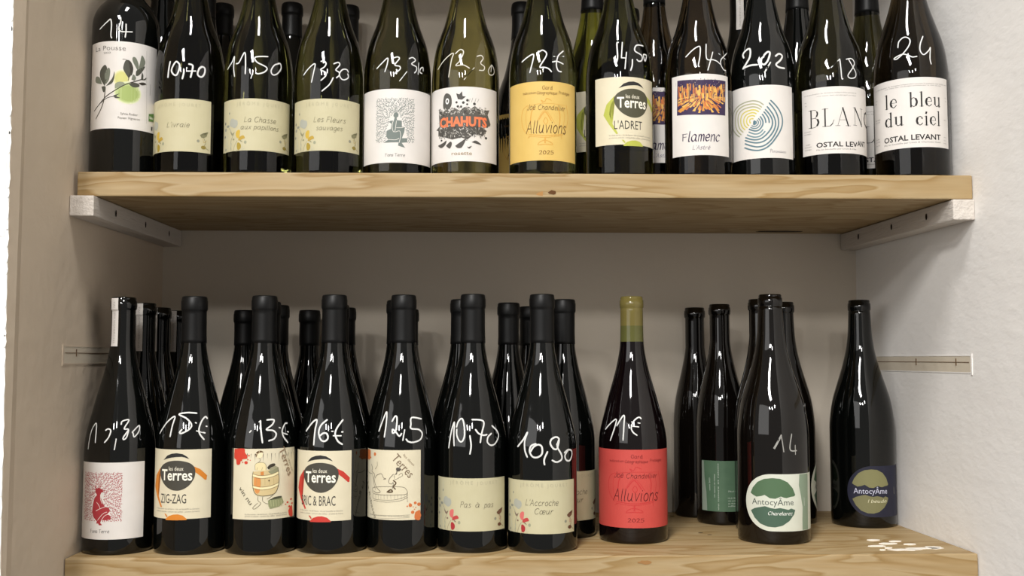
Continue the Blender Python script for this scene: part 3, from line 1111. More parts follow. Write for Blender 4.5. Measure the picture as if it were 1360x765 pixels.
PRICE = {'U1':[[(-30.5,171.4),(-16.0,178.7),(-8.9,181.9),(-7.0,174.8),(-7.6,162.9),(-5.9,159.7)],[(8.2,184.6),(8.5,179.2),(5.4,170.7),(9.4,167.6),(17.0,167.7),(27.6,168.3)],[(17.2,176.9),(17.5,168.5),(16.3,161.0)]],'U2':[[(-19.3,132.4),(-21.3,124.0),(-22.5,113.8)],[(-3.0,129.0),(-8.3,132.0),(-14.2,126.4),(-16.0,120.8),(-11.5,116.4),(-6.4,116.3),(-2.7,123.3),(-2.5,128.3)],[(4.6,122.7),(4.7,118.5),(2.6,111.4)],[(12.4,129.4),(18.5,127.9),(17.8,121.2),(15.6,113.6)],[(11.2,120.8),(23.4,121.7)],[(28.6,124.9),(33.5,127.9),(38.7,126.1),(37.7,119.6),(32.7,115.4),(26.8,117.7),(28.7,124.2),(33.5,127.6)]],'U3':[[(-49.7,127.1),(-38.2,134.2),(-33.5,140.6),(-33.2,127.1),(-30.5,116.2)],[(-28.0,131.3),(-22.1,132.6),(-13.2,144.1),(-10.4,131.3),(-10.3,118.1)],[(2.0,119.5),(-0.7,112.7)],[(26.4,140.2),(5.7,138.2),(8.8,132.1),(24.3,126.6),(21.4,121.4),(12.0,118.4),(6.8,118.9)],[(47.1,134.2),(37.7,131.0),(31.8,123.8),(34.4,119.2),(42.0,120.8),(50.3,128.5),(49.6,134.2),(44.7,134.2)]],'U4':[[(-38.2,119.3),(-27.1,126.7),(-16.3,131.0),(-18.4,120.4),(-21.9,109.3)],[(-6.2,133.6),(-1.3,134.3),(2.3,131.4),(-0.0,127.1),(-6.3,123.5),(1.1,120.7),(2.1,116.4),(-5.5,110.8)],[(14.0,114.4),(8.0,106.0),(-3.8,98.1)],[(14.8,131.2),(22.3,133.5),(24.7,130.5),(18.3,124.2),(23.2,121.8),(24.2,118.3),(19.3,114.7)],[(40.2,123.6),(36.8,126.4),(29.3,125.2),(24.2,119.7),(27.3,114.3),(33.5,113.6),(40.1,117.2),(39.0,121.4)]],'U5':[[(-33.1,127.3),(-22.6,133.6),(-13.2,138.9),(-13.8,131.0),(-17.6,122.5)],[(-3.4,138.7),(3.2,140.2),(6.7,138.1),(-0.7,130.3),(7.2,128.7),(7.7,125.1),(-0.5,120.0)],[(19.2,122.9),(7.4,111.3)],[(23.7,139.2),(30.5,141.3),(35.5,138.2),(27.8,133.0),(36.7,130.4),(36.5,126.0),(33.0,122.7)],[(42.2,136.2),(40.0,121.8)],[(51.6,127.5),(51.4,131.8),(45.4,129.4),(43.9,124.9),(48.6,124.1)]],'U6':[[(-53.4,129.6),(-37.9,139.8),(-21.9,146.4),(-24.4,137.0),(-28.5,117.5)],[(-17.4,145.4),(-9.1,150.3),(-3.2,147.2),(-8.6,136.9),(-16.0,130.6),(-3.4,131.0),(6.9,127.2)],[(14.9,128.2),(-1.8,113.5)],[(20.3,142.5),(28.3,144.4),(32.1,141.1),(26.4,134.6),(33.6,131.0),(31.6,126.5),(23.7,125.7)],[(50.8,135.7),(42.3,128.5),(44.1,123.0),(53.3,124.1),(57.4,129.5),(51.5,135.4),(47.9,126.8)]],'U7':[[(-41.1,133.6),(-30.6,138.2),(-19.8,141.0),(-20.5,133.1),(-25.5,119.2)],[(-12.0,142.4),(-4.3,145.5),(2.3,142.6),(1.7,137.5),(-8.3,125.4),(-1.4,124.6),(5.5,123.3),(10.9,119.6)],[(35.3,146.9),(24.3,140.2),(20.3,132.6),(19.9,126.1),(23.1,121.4),(28.8,120.9)],[(15.2,138.4),(35.4,140.3)],[(12.8,131.4),(21.4,132.7),(32.9,130.6)]],'U8':[[(-8.7,161.6),(-11.5,159.8),(-10.4,142.4),(-12.9,135.9)],[(-1.4,161.6),(-3.7,142.3)],[(-3.8,141.9),(4.5,141.6)],[(5.5,148.8),(1.9,128.4)],[(15.6,140.3),(14.5,132.5),(11.5,126.5)],[(45.3,160.7),(27.3,159.3),(21.9,151.6),(36.3,147.1),(34.8,140.9),(27.9,139.1),(24.4,140.9)],[(51.3,149.7),(41.7,149.3),(41.5,144.1),(44.2,141.5),(50.7,148.4)]],'U9':[[(-32.7,145.5),(-22.1,152.5),(-12.4,156.9),(-7.0,156.4),(-8.0,143.9),(-10.8,133.6),(-8.9,132.1)],[(4.6,160.6),(3.8,142.0),(15.8,141.0),(22.8,139.7),(29.6,136.7)],[(16.2,150.8),(11.3,141.2),(5.0,127.7)],[(58.1,154.9),(34.5,143.9),(31.0,136.8),(36.5,130.9),(42.9,130.3)],[(29.0,150.0),(45.3,145.0)]],'U10':[[(-50.3,147.8),(-53.2,152.4),(-47.0,156.8),(-38.7,157.6),(-38.3,146.6),(-50.8,134.1)],[(-50.9,134.5),(-37.8,136.5),(-23.7,136.3)],[(-11.9,147.6),(-5.1,151.6),(-0.7,150.4),(-4.8,141.4),(-11.3,136.0),(-16.9,138.1),(-16.3,143.2),(-12.0,146.1)],[(-0.7,138.4),(-11.1,126.5)],[(9.7,146.5),(17.1,149.9),(24.0,147.8),(19.4,142.2),(9.6,136.1),(15.7,132.7),(26.6,132.4)]],'U11':[[(-15.7,132.4),(-1.0,142.7)],[(-1.0,142.7),(-0.0,130.5),(0.9,119.0),(2.8,118.3)],[(10.6,142.7),(21.6,144.1),(26.7,139.4),(22.2,133.1),(11.8,122.9),(16.0,119.5),(25.9,121.4),(27.8,127.0),(22.3,133.8),(16.1,141.5),(15.3,143.7)]],'U12':[[(-41.8,160.2),(-40.8,167.7),(-32.9,172.5),(-24.8,170.9),(-22.0,166.4),(-25.0,159.7),(-33.5,151.6),(-42.8,146.1),(-47.7,146.8),(-43.8,148.8),(-34.4,150.9),(-27.1,149.4),(-19.2,146.1),(-12.4,146.5)],[(0.4,172.2),(-5.9,161.8),(-6.8,153.4),(-1.6,148.5),(7.1,153.6),(11.1,157.9)],[(11.1,157.9),(8.3,143.9),(9.5,136.9)]],'L1':[[(-41.6,120.0),(-39.5,140.2),(-30.6,149.5),(-26.4,139.8),(-24.8,127.8)],[(-7.4,141.7),(-3.3,143.4),(1.7,141.4),(-0.9,134.1),(-7.2,128.1)],[(11.5,132.0),(9.3,120.0)],[(18.9,148.2),(20.9,151.9),(32.8,153.0),(24.1,143.5),(31.2,142.3),(23.2,134.1),(23.3,131.1),(28.0,133.7),(31.7,141.6)],[(38.3,139.4),(51.6,146.4),(49.9,139.7),(41.0,133.6),(39.2,137.4),(37.8,139.4)]],'L2':[[(-51.7,137.4),(-35.7,150.4),(-19.5,157.3),(-21.3,147.3),(-22.7,134.5)],[(23.5,160.9),(5.2,161.7),(-11.2,159.7),(3.7,155.4),(13.3,148.6),(11.0,143.3),(-1.6,138.4),(-5.9,139.4),(-2.2,142.7)],[(43.5,154.4),(39.6,156.6),(31.9,151.7),(26.6,143.1),(27.9,137.0),(34.6,130.8)],[(20.5,150.2),(41.3,145.4)],[(22.5,140.8),(36.7,138.1)]],'L3':[[(-10.8,139.6),(6.8,152.6)],[(6.8,152.6),(8.4,140.9),(11.2,127.6)],[(18.6,153.4),(31.4,153.2),(28.0,147.9),(17.3,142.5),(28.6,141.2),(34.0,137.1),(29.9,131.8),(21.1,129.7)],[(60.1,148.7),(53.6,147.9),(45.9,140.7),(47.6,133.3),(55.6,126.5)],[(40.5,144.3),(59.7,138.5)],[(46.0,138.0),(56.0,135.8)]],'L4':[[(-45.0,139.8),(-32.3,150.2),(-23.7,152.7),(-24.6,141.6),(-24.5,124.5)],[(-3.7,153.2),(-14.0,147.1),(-17.2,139.0),(-12.9,131.1),(-6.7,128.8),(-1.0,131.8),(-2.3,137.1),(-8.5,138.1),(-14.4,135.0)],[(25.6,152.9),(14.7,144.4),(11.0,137.0),(15.4,128.9),(22.6,125.1)],[(5.5,140.1),(24.3,139.2)],[(8.1,135.1),(20.9,134.9)]],'L5':[[(-41.9,139.5),(-36.3,152.8),(-30.7,161.7),(-27.8,147.6),(-28.4,133.1)],[(-16.5,151.1),(-11.5,156.8),(-7.9,155.8),(-7.2,148.4),(-8.6,140.4),(-13.6,137.7),(-14.1,142.0),(-7.4,138.4),(-2.2,134.4),(1.7,137.4)],[(6.8,141.4),(3.8,129.6)],[(40.7,153.4),(20.7,155.3),(18.2,147.6),(18.3,142.9),(32.7,141.3),(38.5,136.4),(33.4,129.8),(20.5,127.1),(12.6,128.2),(9.2,130.9)]],'L6':[[(-41.9,119.9),(-39.5,137.4),(-35.5,149.7),(-33.5,136.2),(-31.2,122.7)],[(-29.6,144.0),(-27.3,150.5),(-20.7,154.0),(-15.8,147.9),(-13.6,135.2),(-16.7,128.4),(-21.8,128.3),(-27.4,135.0),(-28.6,141.7)],[(-4.5,134.6),(-2.4,123.1),(-4.3,113.6)],[(-1.3,153.0),(15.4,152.3),(20.7,148.5),(15.1,136.4),(12.5,126.7)],[(5.0,141.6),(10.0,137.2),(18.1,135.0),(24.6,135.6)],[(36.6,145.5),(46.8,139.0),(48.6,132.8),(39.6,125.0),(31.1,123.2),(24.8,126.8),(26.4,132.8),(33.4,136.7)]],'L7':[[(-47.9,121.4),(-36.7,130.0),(-29.9,138.3),(-33.7,128.7),(-33.1,117.9),(-28.7,109.9)],[(-14.2,125.4),(-22.1,122.9),(-24.6,116.8),(-20.0,110.8),(-12.2,109.9),(-4.6,113.7),(-4.5,121.8),(-10.3,124.5),(-18.1,121.7),(-23.0,116.2)],[(4.5,116.4),(-0.8,107.6),(-0.3,101.5)],[(20.2,124.2),(25.0,130.2),(19.8,133.0),(11.3,130.5),(9.5,125.1),(14.9,119.6),(21.1,120.2),(25.0,130.2),(21.1,122.2),(28.6,112.5),(28.5,107.0),(19.8,104.3),(12.2,106.5)],[(34.5,114.6),(42.6,117.7),(51.1,116.3),(52.7,111.4),(46.8,105.2),(38.3,106.0),(35.7,111.5),(42.6,117.4)]],'L8':[[(-63.8,136.6),(-51.7,144.6),(-40.5,149.5),(-41.2,140.6),(-48.7,123.6)],[(-37.7,141.7),(-25.2,154.7),(-24.0,141.7),(-24.6,124.7)],[(7.8,150.6),(3.4,152.4),(-5.8,148.2),(-10.7,140.4),(-8.2,134.8),(-1.3,130.9)],[(-10.1,146.8),(4.9,145.3)],[(-10.2,141.8),(2.4,140.8)]],'L9':[[(-14.1,115.7),(-2.3,131.7)],[(-12.7,115.0),(-3.3,128.5)],[(-2.3,131.7),(1.4,111.5)],[(15.1,132.6),(11.8,114.2),(23.8,112.5)],[(21.1,119.0),(21.3,108.0)]]}
LABEL = {'U1': (-37.6,54.8,52.6,155.9),'U2': (-58.6,36.5,25.9,88.0),'U3': (-43.7,52.8,27.4,88.8),'U4': (-49.0,49.1,27.7,89.2),'U5': (-51.2,54.5,14.1,101.7),'U6': (-58.5,46.4,16.4,105.0),'U7': (-54.5,46.3,14.9,108.0),'U8': (-37.0,46.7,37.3,118.5),'U9': (-43.1,34.4,25.5,123.3),'U10': (-61.7,31.0,23.0,111.0),'U11': (-50.2,66.7,28.5,109.3),'U12': (-75.0,33.6,36.3,120.9),'L1': (-44.5,42.4,18.2,105.1),'L2': (-49.4,34.3,41.3,119.9),'L3': (-28.6,52.9,40.7,120.8),'L4': (-55.2,28.0,38.2,117.8),'L5': (-57.8,24.5,38.4,118.2),'L6': (-55.2,46.6,25.1,85.6),'L7': (-57.5,42.4,22.4,83.2),'L8': (-68.8,56.0,19.6,113.4),'L9': (-48.6,95.5,16.4,84.5),'L10': (-36.1,74.0,14.9,81.8),'BB': (-45.6,58.4,16.4,85.5)}
DESIGN = {
 'pousse':[('C','#e2ddc4',45.7,58.8,9.9,11.1),('C','#dad7ae',45.7,58.8,9.05,10.2),('C','#d2cf96',45.7,58.8,8.2,9.3),('C','#cac87c',45.6,59.2,6.8,7.9),('C','#dbdcc0',53.1,42.7,15.6,13.4),('C','#ccd3a6',53.1,42.7,14.75,12.6),('C','#bcc890',53.1,42.7,13.9,11.7),('C','#adbc7a',53.2,42.4,12.7,10.7),('C','#9fb06a',53.4,42.0,11.0,9.1),('S','#38332c',1.1,[(10.1,22.0),(18.9,28.9),(28.2,37.6),(38.5,44.7),(50.6,52.6),(61.5,57.7),(70.4,62.3)],1),('S','#5a5548',1.3,[(14.2,12.6),(21.9,23.5),(25.9,34.8),(27.1,49.3)],1),('S','#38332c',0.8,[(21.7,30.8),(29.9,36.0),(39.3,38.1)],1),('P','#4a4a40',[(26.3,50.1),(19.7,60.1),(19.4,69.0),(25.5,75.4),(28.9,71.1),(28.9,60.8)],1),('P','#6f7365',[(27.8,52.2),(25.8,64.0),(30.4,71.7),(32.8,68.0),(31.6,57.8)],1),('P','#4a4a40',[(27.9,50.0),(35.3,59.2),(37.6,67.2),(37.8,60.7),(35.4,53.4)],1),('P','#6f7365',[(22.7,52.5),(12.3,56.0),(12.5,62.6),(18.7,61.0)],1),('P','#4a4a40',[(21.9,49.7),(24.8,42.9),(27.7,46.3),(26.3,50.1)],1),('P','#4a4a40',[(53.4,60.2),(48.2,68.5),(47.4,73.5),(49.9,81.0),(54.7,80.9),(58.0,74.0),(56.5,65.0)],1),('P','#38332c',[(52.7,80.6),(56.9,77.5),(58.4,71.1),(56.5,63.5),(54.9,70.6)],1),('P','#6f7365',[(63.4,70.5),(57.5,81.2),(58.0,86.0),(61.6,84.9),(64.7,76.6)],1),('P','#6f7365',[(64.1,70.6),(66.1,81.3),(68.1,89.8),(71.8,85.5),(72.4,80.4),(67.8,72.8)],1),('P','#4a4a40',[(61.4,64.3),(61.9,70.2),(67.0,74.1),(72.5,77.5),(68.7,70.0),(64.3,64.8)],1),('P','#8a8f78',[(38.7,46.8),(39.0,52.7),(43.8,55.3),(48.5,54.6),(49.0,52.5),(43.9,49.2)],1),('P','#4a4a40',[(54.0,53.0),(58.7,55.8),(65.2,54.9),(65.3,51.7),(58.9,50.0)],1),('P','#4a4a40',[(67.4,60.2),(68.7,69.3),(70.6,66.0),(70.4,61.5),(74.5,64.6),(72.9,61.3)],1),('P','#38332c',[(64.5,56.0),(70.5,57.9),(74.7,56.6),(69.0,54.2)],1),('P','#4a4a40',[(37.2,38.8),(44.1,41.2),(40.7,38.2),(44.9,36.2),(39.4,35.7)],1),('P','#6f7365',[(56.6,59.1),(58.5,65.3),(61.7,62.1),(60.1,58.2)],1),('S','#38332c',0.5,[(46.5,82.2),(49.9,82.1),(54.1,79.3)],1),('S','#38332c',0.7,[(52.9,57.2),(54.4,63.3),(56.3,72.3)],1),('T','#5a5651','La Pousse','thin',11.0,49.7,92.5,5.9,0),('T','#77736c','2023','sans',23.7,32.7,88.6,2.1,0),('T','#77736c','Sylvie Radier','sans',45.4,64.7,16.6,2.6,0),('T','#77736c','Paysan Vigneron','sans',42.8,67.3,11.7,2.7,0),('S','#9a958e',0.3,[(74.1,96.4),(76.2,9.7)],0),('P','#5c7f46',[(79.2,22.1),(87.8,24.0),(87.7,14.3),(79.1,13.2)],0),('T','#e8e8dc','bio','sansb',80.6,86.6,16.5,3.2,0),('P','#4a4742',[(83.5,7.5),(86.0,7.7),(85.9,3.3),(83.5,3.1)],0),('S','#8c8882',0.5,[(80.6,57.9),(80.4,44.6)],0)],
 'fond_upper':[('LEAF','FG',[(28.0,76.6),(74.4,24.5)],[(46.3,54.6),(46.3,57.1),(40.2,36.4),(40.9,26.6),(37.0,23.8),(55.7,21.6),(64.2,18.4),(66.7,29.6),(64.1,41.6),(60.3,51.2),(55.4,59.6),(49.9,60.7)]),('P','FG',[(50.0,58.0),(52.4,59.8),(55.4,58.1),(55.2,54.7),(53.3,53.4),(53.6,50.3),(59.3,49.9),(59.4,42.6),(63.1,43.0),(62.2,36.6),(59.8,29.1),(66.0,29.5),(65.7,24.6),(59.3,23.6),(63.6,17.7),(55.1,20.1),(55.6,24.0),(37.7,23.7),(43.4,27.1),(41.1,31.5),(41.4,37.6),(46.4,39.9),(47.2,46.0),(44.5,47.9),(45.7,49.5),(50.0,49.9),(50.8,53.4),(49.4,55.2)],0),('S','PAPER',0.5,[(50.6,53.4),(48.2,44.8),(48.9,38.0),(51.3,37.2),(53.0,49.7)],1),('S','PAPER',0.5,[(53.1,41.4),(59.2,41.6),(62.8,43.0)],1),('S','PAPER',0.5,[(56.2,23.4),(58.0,31.5),(56.8,37.5),(51.9,36.2)],1),('S','PAPER',0.5,[(43.4,27.5),(52.0,27.0),(56.2,29.0)],1),('S','PAPER',0.5,[(59.8,29.1),(61.6,34.1)],1),('S','FG',0.45,[(52.6,58.5),(46.3,62.6)],1),('S','FG',0.45,[(52.6,58.5),(49.9,66.9)],1),('S','FG',0.45,[(52.6,58.5),(52.3,68.1)],1),('S','FG',0.45,[(52.6,58.5),(57.2,64.0)],1),('S','FG',0.45,[(52.6,58.5),(62.7,68.6)],1),('S','FG',0.45,[(52.6,58.5),(47.5,59.5)],1),('S','FG',0.45,[(52.6,58.5),(59.0,65.9)],1),('T','#6a6a66','Fons Terre','roman',40.0,63.3,7.3,3.7,0)],
 'fond_lower':[('LEAF','FG',[(10.5,75.2),(60.3,20.6)],[(25.1,57.0),(37.1,58.0),(40.4,52.2),(41.4,38.2),(47.9,35.8),(49.3,23.0),(39.4,20.7),(39.6,15.5),(31.7,17.0),(25.4,27.2),(24.0,41.1),(28.5,49.5)]),('P','FG',[(29.7,56.6),(33.9,58.5),(38.4,56.8),(39.7,54.5),(37.3,52.7),(36.1,49.8),(38.4,44.0),(42.0,37.0),(46.7,36.1),(48.0,32.3),(45.2,28.9),(48.7,26.5),(48.8,23.0),(44.2,21.9),(38.2,21.8),(37.0,18.9),(39.5,16.3),(35.8,16.0),(34.4,18.0),(32.1,17.9),(32.6,20.5),(27.8,25.0),(25.7,30.7),(26.6,38.9),(28.6,46.6),(32.1,50.3),(30.1,53.1)],0),('S','PAPER',0.5,[(31.6,42.1),(34.4,39.2),(36.5,35.2)],1),('S','PAPER',0.5,[(31.2,32.1),(35.9,34.6),(42.0,36.8)],1),('S','PAPER',0.5,[(33.6,21.7),(39.8,28.9),(44.5,31.2)],1),('S','PAPER',0.5,[(37.3,52.1),(36.6,46.3),(38.9,40.5)],1),('S','PAPER',0.5,[(38.2,21.8),(42.3,27.1),(46.9,28.8)],1),('S','FG',0.6,[(33.9,55.6),(24.5,52.2)],1),('S','FG',0.6,[(33.9,55.6),(25.1,56.4)],1),('S','FG',0.6,[(33.9,55.6),(28.1,60.6)],1),('S','FG',0.6,[(33.9,55.6),(33.7,63.2)],1),('S','FG',0.6,[(33.9,55.6),(38.3,62.7)],1),('S','FG',0.6,[(33.9,55.6),(44.0,52.2)],1),('S','FG',0.6,[(33.9,55.6),(43.3,55.7)],1),('S','FG',0.6,[(33.9,55.6),(22.0,48.0)],1),('T','#55504c','Fons Terre','roman',24.0,47.7,7.4,3.9,0)],
 'chahuts':[('CLUTTER',[(21.3,65.7),(91.8,23.3)]),('P','#54524c',[(30.1,68.1),(31.3,78.1),(35.2,82.0),(41.1,78.2),(42.1,67.9),(37.6,62.0),(31.4,63.4)],1),('C','#f3f0ec',36.3,72.3,2.4,3.6),('C','#54524c',36.3,72.3,1.2,2.0),('P','#4a4844',[(49.7,73.7),(47.8,80.8),(51.6,79.4),(54.8,83.1),(55.4,77.4),(59.2,76.7),(54.8,72.9)],0),('C','#3f3d39',48.2,70.0,1.4,1.4),('C','#3f3d39',56.3,69.5,1.65,1.6),('C','#3f3d39',61.1,72.3,1.6,1.6),('C','#3f3d39',49.8,65.1,1.45,1.4),('C','#3f3d39',53.6,64.7,1.4,1.4),('C','#3f3d39',60.8,67.5,1.25,1.2),('C','#3f3d39',69.4,68.3,1.7,1.6),('C','#3f3d39',84.6,28.9,1.9,1.5),('C','#3f3d39',82.6,34.7,1.35,1.1),('C','#3f3d39',27.9,26.3,1.55,1.1),('S','#77736c',0.5,[(64.2,74.2),(62.7,69.9)],1),('S','#77736c',0.5,[(67.4,75.4),(65.9,70.0)],1),('S','#77736c',0.5,[(71.3,75.3),(69.8,70.2)],1),('S','#77736c',0.5,[(74.7,74.5),(73.1,70.5)],1),('P','#57544e',[(23.4,56.4),(24.3,63.2),(29.8,59.2),(34.6,63.0),(40.4,59.2),(45.8,63.8),(52.3,59.7),(57.3,64.1),(63.6,61.0),(70.0,65.8),(75.4,61.9),(82.6,61.5),(89.9,63.2),(87.0,57.0),(91.8,46.3),(86.6,41.6),(75.4,42.2),(22.5,38.6),(18.1,40.0),(24.5,43.4)],0),('CLUTTER',[(23.3,64.7),(86.5,55.7)]),('P','#4d4a45',[(22.5,39.9),(34.7,42.0),(75.4,42.8),(85.7,37.7),(79.7,30.6),(68.8,32.2),(61.2,25.6),(53.7,28.1),(43.3,26.0),(33.2,29.5),(22.5,32.2)],0),('CLUTTER2',[(23.5,43.6),(82.6,28.4)]),('P','#4d4a45',[(21.6,20.9),(30.0,22.9),(35.5,25.4),(33.2,20.0),(27.4,17.5)],1),('P','#4d4a45',[(34.8,19.2),(40.6,23.7),(42.7,21.0),(39.9,15.5)],1),('P','#4d4a45',[(46.7,18.2),(53.7,23.0),(59.3,26.2),(55.0,16.7),(49.9,15.6)],1),('P','#4d4a45',[(59.3,19.2),(61.9,16.7),(66.3,18.2),(63.1,14.9)],1),('P','#4d4a45',[(66.3,22.6),(71.4,24.8),(78.2,20.3),(72.1,21.0)],1),('T','#e87a50','CHAHUTS','sansx',25.4,85.7,41.9,10.8,0),('T','#a08a6a','rosette','sans',42.3,66.5,7.4,4.3,0)],
 'alluv':[('S','EMB',0.7,[(34.0,65.4),(27.8,61.5),(25.3,52.4),(27.0,40.1),(33.2,31.3)],1),('S','EMB',0.5,[(34.7,64.0),(31.7,56.9),(31.7,43.5),(34.7,32.5)],1),('S','EMB',0.7,[(81.8,67.4),(84.5,53.0),(81.6,40.4),(74.8,30.2)],1),('S','EMB',0.5,[(76.6,65.3),(79.0,52.1),(76.5,38.4)],1),('S','EMB',0.5,[(34.0,64.7),(52.5,67.0),(80.0,66.4)],1),('S','EMB',0.9,[(35.4,31.1),(55.0,29.0),(74.8,31.5)],1),('S','EMB',0.6,[(34.7,29.2),(55.0,27.0),(74.8,30.2)],1),('S','EMB',1.3,[(47.1,47.7),(54.4,57.0),(61.8,46.5)],1),('S','EMB',0.5,[(44.5,45.2),(54.4,59.0),(65.9,44.1)],1),('S','EMB',0.8,[(52.5,67.0),(49.8,71.0),(53.8,69.0),(56.5,73.0),(61.9,70.6)],1),('S','EMB',1.6,[(54.4,27.0),(54.3,23.0)],1),('S','EMB',0.8,[(45.7,18.5),(48.4,21.7),(53.7,23.6),(60.3,21.8),(63.1,18.6),(54.3,19.0),(46.4,18.2)],1),('S','EMB',0.8,[(52.4,46.3),(55.1,50.3),(57.7,46.3),(55.1,42.3),(52.4,46.3)],1),('S','EMB',1.2,[(36.9,43.0),(38.3,56.3),(41.8,62.7)],1),('S','EMB',1.2,[(69.6,63.1),(72.6,54.0),(71.8,40.6)],1),('S','EMB',2.2,[(54.4,26.3),(54.3,21.0)],1),('S','EMB',0.8,[(36.1,28.4),(33.9,27.2)],1),('S','EMB',0.8,[(74.8,29.5),(74.8,26.2)],1),('T','INK2','Gard','roman',51.2,63.3,83.5,4.3,0),('T','INK2','Indication','roman',27.4,43.8,78.7,2.7,0),('T','INK2','Géographique','roman',44.9,69.2,77.9,3.5,0),('T','INK2','Protégée','roman',71.3,87.0,79.2,3.3,0),('T','INK','Joë','hand',32.9,43.4,60.0,6.7,0),('T','INK','Chandellier','hand',46.5,80.3,59.6,5.9,0),('T','INK','Alluvions','hand',31.4,81.6,32.4,14.2,0),('T','INK2','2025','roman',47.3,64.4,7.2,4.5,0)],
 'terres':[('P','BAND',[(20.5,57.4),(10.6,47.8),(6.6,35.5),(13.6,24.3),(22.2,12.4),(24.5,13.0),(17.9,24.7),(13.8,36.2),(15.9,48.2),(21.4,55.1)],0),('P','BAND',[(63.0,59.2),(70.0,55.9),(78.1,48.3),(77.6,43.6),(75.7,43.2),(70.2,48.2),(62.9,53.7)],0),('P','#2b2a28',[(25.5,66.3),(31.4,71.7),(37.7,74.0),(43.5,74.6),(50.1,73.5),(54.8,70.8),(57.7,67.8),(52.5,69.7),(49.0,70.4),(42.9,70.1),(36.5,69.3),(31.5,68.2)],0),('P','EGG',[(19.6,55.0),(24.3,60.6),(33.1,64.7),(43.0,66.1),(51.4,65.3),(58.9,62.8),(63.6,58.0),(64.5,51.5),(62.7,44.5),(57.7,37.6),(50.9,33.3),(43.8,31.9),(36.0,33.4),(28.5,37.8),(23.0,44.0),(20.2,49.7)],1),('P','BAND',[(30.4,-0.7),(34.7,3.0),(40.7,5.0),(46.2,5.3),(51.6,3.9),(55.6,0.5),(56.2,-1.2),(44.5,-1.4),(31.2,-1.6)],0),('P','BAND',[(28.6,5.6),(31.0,5.5),(33.3,2.4),(31.8,1.7)],0),('T','#ece6d2','les deux','cond',33.8,51.4,54.6,4.7,0),('T','#f3eedd','Terres','slab',23.4,61.3,43.6,12.3,0),('T','#8d877a','les deux terres - vin de france - mis en bouteille au domaine','cond',13.6,69.8,10.4,1.7,0),('T','#8d877a','produit en ardeche - contient des sulfites - produit de france','cond',13.7,70.1,7.4,1.6,0)],
